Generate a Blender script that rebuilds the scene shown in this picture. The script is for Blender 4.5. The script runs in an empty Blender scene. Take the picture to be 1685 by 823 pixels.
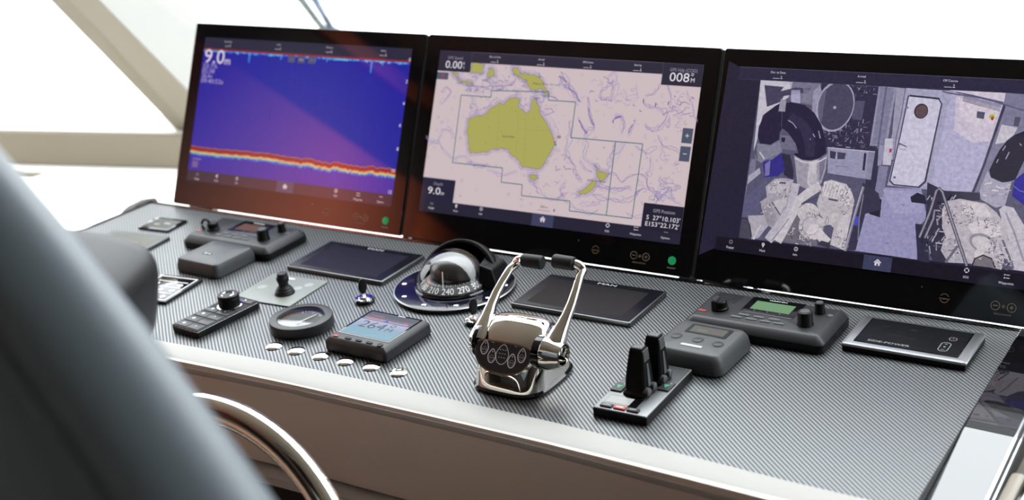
import bpy, math, random
from mathutils import Matrix, Vector
from mathutils.geometry import tessellate_polygon
from math import sin, cos, pi, radians
R_ = random.Random(7)
S = bpy.context.scene

# ------------------------------------------------------------------ camera, world, exposure
cam_d = bpy.data.cameras.new('camera'); cam = bpy.data.objects.new('camera', cam_d); S.collection.objects.link(cam)
cam_d.sensor_width = 36.0; cam_d.lens = 2246.3 / 1685 * 36.0; cam_d.clip_start = 0.05
_r = Vector((0.8426039, 0.5385337, 0)).normalized(); _f = Vector((-0.5246135, 0.8208247, -0.2258927)).normalized()
_u = _r.cross(_f)
cam.matrix_world = Matrix(((_r.x, _u.x, -_f.x, 1.4802), (_r.y, _u.y, -_f.y, -1.9686), (_r.z, _u.z, -_f.z, 1.5069), (0, 0, 0, 1)))
cam_d.dof.use_dof = True; cam_d.dof.focus_distance = 2.02; cam_d.dof.aperture_fstop = 3.2
S.camera = cam
w = bpy.data.worlds.new('sky'); S.world = w; w.use_nodes = True
w.node_tree.nodes['Background'].inputs[0].default_value = (0.93, 0.97, 1.0, 1)
# overcast sky: brightest overhead, a third of that at the horizon
_nt = w.node_tree; _tc = _nt.nodes.new('ShaderNodeTexCoord'); _sx = _nt.nodes.new('ShaderNodeSeparateXYZ'); _nt.links.new(_tc.outputs['Generated'], _sx.inputs[0])
_ml = _nt.nodes.new('ShaderNodeMapRange'); _ml.inputs[1].default_value = 0; _ml.inputs[2].default_value = 1; _ml.inputs[3].default_value = 2.8; _ml.inputs[4].default_value = 8.4
_nt.links.new(_sx.outputs[2], _ml.inputs[0]); _nt.links.new(_ml.outputs[0], w.node_tree.nodes['Background'].inputs[1])
S.view_settings.view_transform = 'Standard'; S.view_settings.look = 'None'
S.view_settings.exposure = 0.0; S.view_settings.gamma = 1.0
S.view_settings.use_curve_mapping = False

# ------------------------------------------------------------------ helpers
def lin(c):
    return tuple((v / 255 / 12.92 if v / 255 <= .04045 else ((v / 255 + .055) / 1.055) ** 2.4) for v in c)
MATS = {}
def mat(name, base=(.5, .5, .5), rough=.5, metal=0., ior=1.5, coat=0., emit=None, es=1., spec=.5):
    if name in MATS: return MATS[name]
    m = bpy.data.materials.new(name); m.use_nodes = True
    b = m.node_tree.nodes['Principled BSDF']
    b.inputs['Base Color'].default_value = (*base, 1); b.inputs['Roughness'].default_value = rough
    b.inputs['Metallic'].default_value = metal; b.inputs['IOR'].default_value = ior
    b.inputs['Coat Weight'].default_value = coat; b.inputs['Coat Roughness'].default_value = .03
    b.inputs['Specular IOR Level'].default_value = spec
    if emit: b.inputs['Emission Color'].default_value = (*emit, 1); b.inputs['Emission Strength'].default_value = es
    MATS[name] = m; return m
def bsdf(m): return m.node_tree.nodes['Principled BSDF']
def noise_bump(m, scale=200, dist=.0005, strength=.3, col=None, cscale=None):
    nt = m.node_tree; tc = nt.nodes.new('ShaderNodeTexCoord'); n = nt.nodes.new('ShaderNodeTexNoise'); n.inputs['Scale'].default_value = scale
    n.inputs['Detail'].default_value = 4
    bp = nt.nodes.new('ShaderNodeBump'); bp.inputs['Strength'].default_value = strength; bp.inputs['Distance'].default_value = dist
    nt.links.new(tc.outputs['Object'], n.inputs['Vector']); nt.links.new(n.outputs['Fac'], bp.inputs['Height'])
    nt.links.new(bp.outputs['Normal'], bsdf(m).inputs['Normal'])
    if col:
        n2 = nt.nodes.new('ShaderNodeTexNoise'); n2.inputs['Scale'].default_value = cscale or 6
        mx = nt.nodes.new('ShaderNodeMix'); mx.data_type = 'RGBA'
        mx.inputs[6].default_value = bsdf(m).inputs['Base Color'].default_value; mx.inputs[7].default_value = (*col, 1)
        nt.links.new(tc.outputs['Object'], n2.inputs['Vector']); nt.links.new(n2.outputs['Fac'], mx.inputs[0])
        nt.links.new(mx.outputs[2], bsdf(m).inputs['Base Color'])
    return m

black = mat('black_plastic', (.005, .005, .0055), .40, spec=.2)
blackg = mat('black_gloss', (.004, .004, .005), .05)
glassb = mat('display_glass', (.004, .0035, .004), .035, ior=1.52)
housing = mat('housing_black', (.02, .02, .022), .5)
greyp = noise_bump(mat('grey_plastic', (.050, .053, .055), .42, spec=.35), 900, .0001, .2)
greym = noise_bump(mat('mid_grey_plastic', (.085, .09, .09), .45, spec=.35), 900, .0001, .2)
greyd = noise_bump(mat('dark_grey_plastic', (.022, .023, .0245), .4, spec=.35), 900, .0001, .2)
alu = mat('brushed_aluminium', (.42, .43, .44), .33, 1.)
leverm = mat('lever_black', (.004, .004, .0045), .6, spec=.1)
alud = mat('dark_aluminium', (.16, .165, .17), .35, 1.)
chrome = mat('polished_steel', (.80, .765, .71), .045, 1.)
chromeb = mat('bright_chrome', (.9, .9, .9), .06, 1.)
white = mat('white_print', (.75, .75, .75), .5)
lgrey = mat('light_grey_print', (.38, .38, .39), .5)
bronze = mat('bronze_print', (.25, .2, .14), .4)
rubber = mat('rubber', (.009, .009, .010), .55, spec=.3)
cream = noise_bump(mat('cream_leather', (.385, .375, .352), .5), 700, .0003, .25)
taupe = noise_bump(mat('taupe_leather', (.66, .605, .53), .55), 700, .0003, .25)
beige = noise_bump(mat('beige_lining', (.265, .232, .175), .6, spec=.25), 400, .0003, .15, (.245, .212, .16), 3)
offwhite = noise_bump(mat('white_dashboard', (.80, .79, .76), .5), 400, .0003, .15)
creamw = noise_bump(mat('cream_lining', (.74, .71, .64), .6), 400, .0002, .1)

class MB:
    """collects shapes, links them as one mesh object"""
    def __init__(s): s.v = []; s.f = []; s.m = []; s.sm = []; s.mats = []; s.M = None
    def mi(s, m):
        if m not in s.mats: s.mats.append(m)
        return s.mats.index(m)
    def add(s, vs, fs, m, smooth=False):
        o = len(s.v); T = s.M
        s.v += [tuple(T @ Vector(p)) if T else tuple(p) for p in vs]
        k = s.mi(m)
        for f in fs: s.f.append(tuple(i + o for i in f)); s.m.append(k); s.sm.append(smooth)
        return s
    def rings(s, rings, m, cap0=True, cap1=True, smooth=True, closed=True):
        n = len(rings[0]); vs = [p for r in rings for p in r]; fs = []
        for i in range(len(rings) - 1):
            for j in range(n if closed else n - 1):
                k = (j + 1) % n
                fs.append((i * n + j, i * n + k, (i + 1) * n + k, (i + 1) * n + j))
        if cap0: fs.append(tuple(reversed(range(n))))
        if cap1: fs.append(tuple(range((len(rings) - 1) * n, len(rings) * n)))
        return s.add(vs, fs, m, smooth)
    def rrect(s, cx, cy, w, d, r, prof, m, seg=5, ang=0, cap0=True, cap1=True):
        """rounded rectangle lofted through (inset, z)"""
        rings = []
        ca, sa = cos(ang), sin(ang)
        for q in prof:
            ins, z = q[0], q[1]; rr = max(r - ins * .8, .0003); W = w / 2 - ins; D = d / 2 - ins; ring = []
            rr = min(rr, W * .999, D * .999)
            for (sx, sy, a0) in ((1, 1, 0), (-1, 1, 90), (-1, -1, 180), (1, -1, 270)):
                for k in range(seg + 1):
                    a = radians(a0 + 90 * k / seg)
                    x = sx * (W - rr) + rr * cos(a); y = sy * (D - rr) + rr * sin(a)
                    ring.append((cx + x * ca - y * sa, cy + x * sa + y * ca, z))
            rings.append(ring)
        return s.rings(rings, m, cap0, cap1)
    def lathe(s, cx, cy, prof, m, n=40, cap0=True, cap1=True, ax='z', sy=1.):
        rings = []
        for (r, z) in prof:
            rr = []
            for k in range(n):
                a = 2 * pi * k / n; x, y = r * cos(a), r * sin(a) * sy
                if ax == 'z': rr.append((cx + x, cy + y, z))
                elif ax == 'x': rr.append((z, cx + x, cy + y))
            rings.append(rr)
        return s.rings(rings, m, cap0, cap1)
    def tube(s, pts, rad, m, n=14, cap=True, closed=False, flat=1., up=(0, 0, 1)):
        P = [Vector(p) for p in pts]; rings = []; N = len(P)
        for i, p in enumerate(P):
            a = P[(i - 1) % N] if closed or i else P[0]; b = P[(i + 1) % N] if closed or i < N - 1 else P[-1]
            t = (b - a).normalized(); u = Vector(up); u = (u - t * u.dot(t))
            if u.length < 1e-4: u = Vector((1, 0, 0)) - t * t.x
            u.normalize(); q = t.cross(u); r = rad[i] if isinstance(rad, (list, tuple)) else rad
            rings.append([tuple(p + q * (r * cos(2 * pi * k / n)) + u * (r * flat * sin(2 * pi * k / n))) for k in range(n)])
        if closed: rings.append(rings[0])
        return s.rings(rings, m, cap and not closed, cap and not closed)
    def prism(s, pts, z0, z1, m, smooth=False):
        n = len(pts)
        area = sum(pts[i][0] * pts[(i + 1) % n][1] - pts[(i + 1) % n][0] * pts[i][1] for i in range(n))
        if area < 0: pts = pts[::-1]
        vs = [(x, y, z0) for x, y in pts] + [(x, y, z1) for x, y in pts]
        tri = tessellate_polygon([[Vector((x, y, 0)) for x, y in pts]])
        fs = []
        for t in tri:
            a, b, c = t
            cr = (pts[b][0] - pts[a][0]) * (pts[c][1] - pts[a][1]) - (pts[b][1] - pts[a][1]) * (pts[c][0] - pts[a][0])
            if cr < 0: a, b, c = a, c, b
            fs.append((a + n, b + n, c + n)); fs.append((c, b, a))
        fs += [(i, (i + 1) % n, (i + 1) % n + n, i + n) for i in range(n)]
        return s.add(vs, fs, m, smooth)
    def box(s, x0, x1, y0, y1, z0, z1, m):
        return s.prism([(x0, y0), (x1, y0), (x1, y1), (x0, y1)], z0, z1, m)
    def hexa(s, P, m):
        """8 points: bottom ring of four, top ring of four"""
        return s.add(P, [(3, 2, 1, 0), (4, 5, 6, 7), (0, 1, 5, 4), (1, 2, 6, 5), (2, 3, 7, 6), (3, 0, 4, 7)], m)
    def text(s, txt, x, y, h, m, z=0, al='c', wd=None, th=.0002, ang=0):
        vs, fs, W = text_geo(txt); k = h; kx = h if wd is None else wd / max(W, 1e-6)
        ox = {'c': -W / 2, 'l': 0, 'r': -W}[al]; ca, sa = cos(ang), sin(ang)
        V = []
        for p in vs:
            a = (p[0] + ox) * kx; b = (p[1]) * k
            V.append((x + a * ca - b * sa, y + a * sa + b * ca, z + th))
        return s.add(V, fs, m)
    def build(s, name, parent=None, bevel=None, autosmooth=35):
        me = bpy.data.meshes.new(name); me.from_pydata(s.v, [], s.f)
        for m in s.mats: me.materials.append(m)
        me.polygons.foreach_set('material_index', s.m); me.polygons.foreach_set('use_smooth', s.sm)
        me.update()
        if any(s.sm): me.set_sharp_from_angle(angle=radians(autosmooth))
        o = bpy.data.objects.new(name, me); S.collection.objects.link(o)
        if parent: o.parent = parent
        if bevel:
            b = o.modifiers.new('bevel', 'BEVEL'); b.width = bevel; b.segments = 2; b.limit_method = 'ANGLE'; b.angle_limit = radians(40)
        return o
_TG = {}
def text_geo(t):
    """letter outlines filled, cap height 1, left at 0"""
    if t in _TG: return _TG[t]
    c = bpy.data.curves.new('t', 'FONT'); c.body = t; c.size = 1.37; c.resolution_u = 3
    o = bpy.data.objects.new('t', c); me = bpy.data.meshes.new_from_object(o)
    vs = [tuple(v.co) for v in me.vertices]; fs = [tuple(p.vertices) for p in me.polygons]
    # every face up
    for i, f in enumerate(fs):
        a, b, d = (Vector(vs[k]) for k in f[:3])
        if (b - a).cross(d - a).z < 0: fs[i] = f[::-1]
    x0 = min(v[0] for v in vs); x1 = max(v[0] for v in vs)
    vs = [(v[0] - x0, v[1], 0) for v in vs]
    bpy.data.objects.remove(o); bpy.data.curves.remove(c); bpy.data.meshes.remove(me)
    _TG[t] = (vs, fs, x1 - x0); return _TG[t]

def tag(o, label, cat, group=None):
    o['label'] = label; o['category'] = cat
    if group: o['group'] = group
    return o
def struct(o): o['kind'] = 'structure'; return o

FM = Matrix(((1, 0, 0, 0), (0, .98498, -.1726, 0), (0, .1726, .98498, .95), (0, 0, 0, 1)))   # the sloping console top
def thing(name, label, cat, M=Matrix(), group=None):
    e = bpy.data.objects.new(name, None); e.empty_display_size = .05; S.collection.objects.link(e); e.matrix_world = M
    return tag(e, label, cat, group)
def on_console(name, label, cat, u, v, ang=0, group=None):
    return thing(name, label, cat, FM @ Matrix.Translation((u, v, .0004)) @ Matrix.Rotation(radians(ang), 4, 'Z'), group)
def loc(u, v, ang, pts):
    a = -radians(ang)
    return [((x - u) * cos(a) - (y - v) * sin(a), (x - u) * sin(a) + (y - v) * cos(a)) for x, y in pts]

# ------------------------------------------------------------------ room shell
def quad_slab(pts, thick, m, name):
    """a slab from a planar polygon, thickened away from its front"""
    P = [Vector(p) for p in pts]; n = (P[1] - P[0]).cross(P[2] - P[0]).normalized() * -thick; N = len(P)
    mb = MB(); mb.add([tuple(p) for p in P] + [tuple(p + n) for p in P],
                      [tuple(range(N)), tuple(reversed(range(N, 2 * N)))] + [(i, i + N, (i + 1) % N + N, (i + 1) % N) for i in range(N)], m)
    return struct(mb.build(name))
woodm = noise_bump(mat('dark_wood', (.06, .035, .022), .35), 30, .0005, .2, (.09, .05, .03), 8)
quad_slab([(-2.1, -4.7, 0), (3.1, -4.7, 0), (3.1, 1.3, 0), (-2.1, 1.3, 0)], .05, woodm, 'floor')
ceilm = noise_bump(mat('ceiling_lining', (.27, .245, .205), .6), 400, .0002, .1)
quad_slab([(-2.1, -4.7, 2.3), (-2.1, -.30, 2.3), (3.1, -.30, 2.3), (3.1, -4.7, 2.3)], .05, ceilm, 'ceiling')
darkwall = mat('dark_bulkhead', (.045, .04, .037), .6)
quad_slab([(-2.1, -4.6, 0), (-2.1, -4.6, 2.3), (3.1, -4.6, 2.3), (3.1, -4.6, 0)], .05, darkwall, 'wall_back')
quad_slab([(-2.02, -4.6, 0), (-2.02, -.75, 0), (-2.02, -.75, 2.3), (-2.02, -4.6, 2.3)], .05, darkwall, 'wall_port')
quad_slab([(3.0, -.3, 0), (3.0, -4.6, 0), (3.0, -4.6, 2.3), (3.0, -.3, 2.3)], .05, darkwall, 'wall_starboard')
quad_slab([(3.0, 1.3, 0), (3.0, -.3, 0), (3.0, -.3, .95), (3.0, 1.3, .95)], .05, beige, 'wall_starboard_front')
# the mahogany lining of the port wall and its lit cap rail, seen mirrored in the screens
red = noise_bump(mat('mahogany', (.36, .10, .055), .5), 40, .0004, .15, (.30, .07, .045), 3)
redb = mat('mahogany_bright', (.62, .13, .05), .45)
struct(MB().box(-2.015, -1.98, -2.64, -.77, 1.22, 1.83, red).build('wall_port_lining'))
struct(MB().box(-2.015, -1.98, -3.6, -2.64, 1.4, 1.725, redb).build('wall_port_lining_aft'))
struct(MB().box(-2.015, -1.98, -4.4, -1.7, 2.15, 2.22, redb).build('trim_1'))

# dashboard top, sill, pillar, windows
ZD = .89
sill0, sill1 = (-1.81, .343), (-1.02, .70)          # front edge of the sill
mb = MB(); mb.prism([(-2.4, -.30), (-.72, -.30), (-.72, -.12), (2.9, -.12), (2.9, 1.25), (-2.4, 1.25)], ZD - .03, ZD, offwhite)
struct(mb.build('trim_2'))
mb = MB()
mb.prism([(-2.15, .19), (-1.81, .343), (-1.02, .70), (-1.25, .98), (-1.547, .861), (-2.30, .472)], ZD, .982, beige)
o = mb.build('trim_3', bevel=.006); struct(o)
mb = MB(); mb.prism([(-2.16, .20), (-1.822, .353), (-1.03, .71), (-1.25, .975), (-1.545, .855), (-2.30, .478)], .9825, .985, offwhite)
struct(mb.build('trim_4'))
# forward port pillar: A inner edge, B nearest corner, C outer edge, from base to ceiling
def ext(a, b, z):
    a = Vector(a); b = Vector(b); return tuple(a + (b - a) * ((z - a.z) / (b.z - a.z)))
A0, A1 = (-1.271,0.658,0.972), (-1.516,0.455,1.336)
H0, H1 = (-1.221,0.666,0.975), (-1.438,0.457,1.338)
B0, B1 = (-1.070,0.645,0.990), (-1.294,0.428,1.343)
C0, C1 = (-1.095,0.982,0.946), (-1.370,0.765,1.328)
D0, D1 = (-1.332,1.067,0.918), (-1.611,0.853,1.318)
mb = MB(); zb, zt = .90, 2.3
ring = lambda z: [ext(A0, A1, z), ext(H0, H1, z), ext(B0, B1, z), ext(C0, C1, z), ext(D0, D1, z)]
mb.rings([ring(zb), ring(.98), ring(1.3), ring(zt)], beige, smooth=False)
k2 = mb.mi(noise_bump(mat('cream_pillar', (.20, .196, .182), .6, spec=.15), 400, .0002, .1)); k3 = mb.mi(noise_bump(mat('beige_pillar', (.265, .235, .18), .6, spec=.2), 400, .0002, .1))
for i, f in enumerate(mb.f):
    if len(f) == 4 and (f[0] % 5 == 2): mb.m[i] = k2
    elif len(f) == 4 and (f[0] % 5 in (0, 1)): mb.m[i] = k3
struct(mb.build('trim_5', bevel=.004))
# window glass
gl = bpy.data.materials.new('window_glass'); gl.use_nodes = True; nt = gl.node_tree; nt.nodes.clear()
ou = nt.nodes.new('ShaderNodeOutputMaterial'); mx = nt.nodes.new('ShaderNodeMixShader'); tr = nt.nodes.new('ShaderNodeBsdfTransparent')
gs = nt.nodes.new('ShaderNodeBsdfGlossy'); gs.inputs['Roughness'].default_value = 0; fr = nt.nodes.new('ShaderNodeFresnel'); fr.inputs[0].default_value = 1.3
tr.inputs[0].default_value = (.97, .985, .98, 1)
gm = nt.nodes.new('ShaderNodeNewGeometry'); iv = nt.nodes.new('ShaderNodeMath'); iv.operation = 'MULTIPLY_ADD'; iv.inputs[1].default_value = -1; iv.inputs[2].default_value = 1; ml = nt.nodes.new('ShaderNodeMath'); ml.operation = 'MULTIPLY'
nt.links.new(gm.outputs['Backfacing'], iv.inputs[0]); nt.links.new(iv.outputs[0], ml.inputs[0]); nt.links.new(fr.outputs[0], ml.inputs[1]); nt.links.new(ml.outputs[0], mx.inputs[0]); nt.links.new(tr.outputs[0], mx.inputs[1]); nt.links.new(gs.outputs[0], mx.inputs[2]); nt.links.new(mx.outputs[0], ou.inputs[0])
def pane(name, pts): 
    mb = MB(); mb.add(pts, [tuple(range(len(pts)))], gl); return struct(mb.build(name))
pane('window_1', [(-1.2, 1.12, ZD), (2.9, 1.12, ZD), (2.9, -.32, 2.29), (-1.9, -.32, 2.29)])
pane('window_2', [(-2.30, .478, .99), (-1.56, .86, .99), (-2.2, .35, 1.8), (-2.6, .1, 1.8)])
struct(MB().box(-2.06, 3.0, -.32, -.24, 2.24, 2.36, creamw).build('trim_6'))
struct(MB().box(-2.4, 3.0, 1.10, 1.16, .80, .905, offwhite).build('trim_7'))
# port side window between the wall lining and the sill
struct(MB().box(-2.05, -2.0, -.75, .20, .3, .98, beige).build('trim_8'))
# access hatch in the dashboard
mb = MB(); mb.rrect(-1.545, .292, .19, .062, .01, [(0, 0), (0, .003), (.002, .004)], mat("hatch_beige", (.17, .145, .11), .6, spec=.2), ang=radians(24)); 
e = thing('dashboard_hatch', 'small beige hatch let into the white dashboard left of the screens', 'hatch', Matrix.Translation((0, 0, ZD + .0005)))
mb.build('hatch_lid', e)
MB().rrect(-1.545, .292, .15, .034, .006, [(0, .0042), (0, .0052)], MATS["hatch_beige"], ang=radians(24)).build('hatch_panel', e)

# unseen lights added to brighten the port lining and fill the cabin
def area(name, loc_, size, power, col, target):
    d = bpy.data.lights.new(name, 'AREA'); d.shape = 'RECTANGLE'; d.size, d.size_y = size; d.energy = power; d.color = col
    o = bpy.data.objects.new(name, d); S.collection.objects.link(o); o.location = loc_
    o.rotation_euler = (Vector(target) - Vector(loc_)).to_track_quat('-Z', 'Y').to_euler(); return o
lp = area('added_light_port', (-1.15, -2.1, 2.2), (.08, 3.2), 185, (1, .92, .84), (-2.0, -2.1, 1.52)); lp.data.spread = radians(86)  # added light, no real lamp: brightens the mahogany that the screens mirror
area('added_fill_aft', (.6, -3.2, 2.27), (1.8, 1.2), 3, (1, .95, .88), (.6, -3.2, 0))  # added weak fill for the aft cabin, no real fitting

# ------------------------------------------------------------------ console
carbon = bpy.data.materials.new('carbon_fibre'); carbon.use_nodes = True; nt = carbon.node_tree; pb = bsdf(carbon)
tc = nt.nodes.new('ShaderNodeTexCoord'); sx = nt.nodes.new('ShaderNodeSeparateXYZ'); nt.links.new(tc.outputs['Object'], sx.inputs[0])
def math_(op, a, b=None, c=None):
    n = nt.nodes.new('ShaderNodeMath'); n.operation = op
    for i, q in enumerate((a, b, c)):
        if q is None: continue
        if isinstance(q, (int, float)): n.inputs[i].default_value = q
        else: nt.links.new(q, n.inputs[i])
    return n.outputs[0]
nzz = nt.nodes.new('ShaderNodeTexNoise'); nzz.inputs['Scale'].default_value = 9; nt.links.new(tc.outputs['Object'], nzz.inputs['Vector'])
t_ = math_('ADD', math_('MULTIPLY', sx.outputs[0], sin(radians(41.5))), math_('MULTIPLY', sx.outputs[1], cos(radians(41.5))))
t_ = math_('ADD', t_, math_('MULTIPLY', nzz.outputs['Fac'], .0025))
along = math_('SUBTRACT', math_('MULTIPLY', sx.outputs[0], cos(radians(41.5))), math_('MULTIPLY', sx.outputs[1], sin(radians(41.5))))
wv = math_('SINE', math_('MULTIPLY', t_, 2 * pi / .0052))
wv = math_('MULTIPLY_ADD', wv, .5, .5)
cross = math_('MULTIPLY_ADD', math_('SINE', math_('ADD', math_('MULTIPLY', along, 2 * pi / .0012), math_('MULTIPLY', t_, 2 * pi / .0052))), .06, 0)
wv2 = math_('ADD', wv, cross)
cr = nt.nodes.new('ShaderNodeValToRGB'); nt.links.new(wv2, cr.inputs[0])
cr.color_ramp.elements[0].position = .15; cr.color_ramp.elements[0].color = (.016, .017, .019, 1)
cr.color_ramp.elements[1].position = .75; cr.color_ramp.elements[1].color = (.205, .213, .218, 1)
nt.links.new(cr.outputs[0], pb.inputs['Base Color'])
pb.inputs['Roughness'].default_value = .40; pb.inputs['Metallic'].default_value = .65
bp = nt.nodes.new('ShaderNodeBump'); bp.inputs['Strength'].default_value = .25; bp.inputs['Distance'].default_value = .0004
nt.links.new(wv, bp.inputs['Height']); nt.links.new(bp.outputs[0], pb.inputs['Normal'])

gloss = bpy.data.materials.new('piano_black'); gloss.use_nodes = True; nt = gloss.node_tree; pb = bsdf(gloss)
pb.inputs['Base Color'].default_value = (.003, .003, .004, 1); pb.inputs['Roughness'].default_value = .015; pb.inputs['IOR'].default_value = 1.9

console = thing('helm_console', 'wide sloping helm console with ribbed grey carbon fibre top and cream padded front edge', 'console', Matrix())
def frontv(u):
    P = [(-.76, -.52), (-.4, -.508), (-.17, -.499), (.0, -.489), (.17, -.482), (.4, -.482), (.6, -.484), (.8, -.493), (.93, -.50), (1.04, -.502), (1.2, -.51)]
    for (a, b), (c, d) in zip(P, P[1:]):
        if a <= u <= c: return b + (d - b) * (u - a) / (c - a)
us = [-.73 + i * (1.0815 + .73) / 40 for i in range(41)]
top = [(-.688, .006), (1.0815, .006)] ; fr_ = [(u, frontv(u)) for u in us]
mb = MB(); mb.M = FM; mb.prism([(-.688, .007)] + [(-.731, frontv(-.73))] + fr_[1:] + [(1.0815, .007)], -.012, 0, carbon)
mb.build('carbon_panel', console)
# cream padded edge: cross-section swept along u
mb = MB(); mb.M = FM; rings = []
for i in range(61):
    u = -.80 + i * (1.0 + 1.16) / 60; v = frontv(max(-.76, min(1.19, u)))
    sec = [(0, -.03), (0, .0005), (-.004, .0012), (-.030, .0002), (-.050, -.002), (-.056, -.005), (-.0585, -.010), (-.058, -.014), (-.056, -.018), (-.05, -.03)]
    rings.append([(u, v + a, b) for a, b in sec])
mb.rings(rings, cream); mb.build('padded_edge', console)
# front face, slightly set back
mb = MB(); rings = []
for i in range(31):
    u = -.80 + i * 2.0 / 30; y = (frontv(max(-.76, min(1.19, u))) - .056) * .985
    rings.append([(u, y + .06, .853), (u, y + .003, .858), (u, y, .845), (u, y + .004, .80), (u, y + .012, .735), (u, y + .02, .715), (u, y + .06, .715)])
mb.rings(rings, taupe); mb.build('front_panel', console)
mb = MB(); rings = []
for i in range(31):
    u = -.80 + i * 2.0 / 30; y = (frontv(max(-.76, min(1.19, u))) - .056) * .985
    rings.append([(u, y + .08, .708), (u, y + .004, .708), (u, y - .002, .704), (u, y - .002, .692), (u, y + .004, .688), (u, y + .08, .688)])
mb.rings(rings, cream); mb.build('lower_moulding', console)
MB().box(-.80, 1.2, -.46, -.42, .05, .70, black).build('lower_recess', console)
MB().box(-.78, 1.19, -.42, -.02, .3, .688, taupe).build('body', console)
# back edging
mb = MB(); mb.M = FM; mb.box(-.692, 1.15, .0075, .0125, -.012, .0008, blackg); mb.box(-.69, 1.15, .0127, .0150, -.012, .0022, chromeb); mb.box(-.69, 1.15, .0152, .022, -.03, -.004, blackg)
mb.build('back_edging', console)
mb = MB(); mb.M = FM; mb.prism([(-.6885, .012), (-.7315, -.50), (-.738, -.50), (-.695, .012)], -.10, .0015, blackg); mb.build('left_edging', console)
# rounded brown leather cheek at the left end
brown = noise_bump(mat('brown_leather', (.022, .018, .015), .5, spec=.25), 600, .0003, .3)
mb = MB(); mb.M = FM; rings = []
for (v, hh, wd_) in ((.035, -.03, .02), (.030, .004, .04), (.012, .008, .055), (-.02, .004, .060), (-.045, -.012, .055), (-.07, -.05, .045), (-.16, -.07, .02)):
    ue = -.695 + v * .084
    rings.append([(ue, v, -.05), (ue, v, hh - .004), (ue - .006, v, hh), (ue - wd_ * .5, v, hh - .004), (ue - wd_ * .85, v, hh - .016), (ue - wd_, v, hh - .035), (ue - wd_, v, -.08)])
mb.rings(rings, brown); mb.build('end_cheek', console)
# piano black side panel, sloping a little more than the carbon
def gh(v):
    P = [(-.6, -.029), (-.5, -.020), (-.4, -.0115), (-.32, -.0045), (-.28, -.001), (-.22, .003), (-.15, .005), (.02, .005)]
    for (a, b), (c, d) in zip(P, P[1:]):
        if a <= v <= c: return b + (d - b) * (v - a) / (c - a)
mb = MB(); mb.M = FM; rings = []
for i in range(27):
    v = .008 - i * .0215; h = gh(v)
    rings.append([(1.083, v, h - .02), (1.083, v, h - .0006), (1.0838, v, h), (1.1445, v, h), (1.1450, v, h - .0006), (1.145, v, h - .02)])
mb.rings(rings, gloss); mb.build('side_panel', console)
mb = MB(); mb.M = FM; mb.box(1.0817, 1.0828, -.52, .006, -.03, .0004, black); mb.build('panel_gasket', console)
for a, b, mt, nm, dz in ((1.1453, 1.1482, chromeb, 'side_trim', .001), (1.1484, 1.1568, black, 'side_gasket', -.001), (1.1530, 1.1542, chromeb, 'side_trim', -.0002)):
    mb = MB(); mb.M = FM; rings = []
    for i in range(27):
        v = .008 - i * .0215; h = gh(v) + dz
        dd = .03 if b - a > .002 else .001; rings.append([(a, v, h - dd), (a, v, h), (b, v, h), (b, v, h - dd)])
    mb.rings(rings, mt, smooth=False); mb.build(nm, console)
# upholstered bolster to starboard
mb = MB(); mb.M = FM
mb.rrect(1.1695, -.515, .0235, .30, .009, [(.004, -.17), (0, -.155), (0, -.020), (.001, -.012), (.004, -.005), (.009, -.002)], noise_bump(mat('beige_leather', (.26, .225, .18), .45), 600, .0003, .3), seg=8)
bo = mb.build('side_bolster', console); bo['label'] = 'beige leather bolster'
mb = MB(); mb.M = FM; mb.box(1.1818, 1.1868, -.66, -.30, -.17, -.001, blackg); mb.box(1.1872, 1.1895, -.66, -.30, -.17, .001, chromeb); mb.build('edge_trim', bo)
mb = MB(); mb.M = FM; mb.box(1.1568, 1.40, -.66, .02, -.30, -.030, mat('side_leather', (.11, .09, .072), .5)); mb.build('side_base', console)
mb = MB(); mb.M = FM; mb.rrect(1.235, -.515, .085, .30, .015, [(.004, -.17), (0, -.155), (0, -.020), (.004, -.008), (.012, -.003)], MATS['beige_leather'], seg=6); mb.build('side_pad', console)

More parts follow.
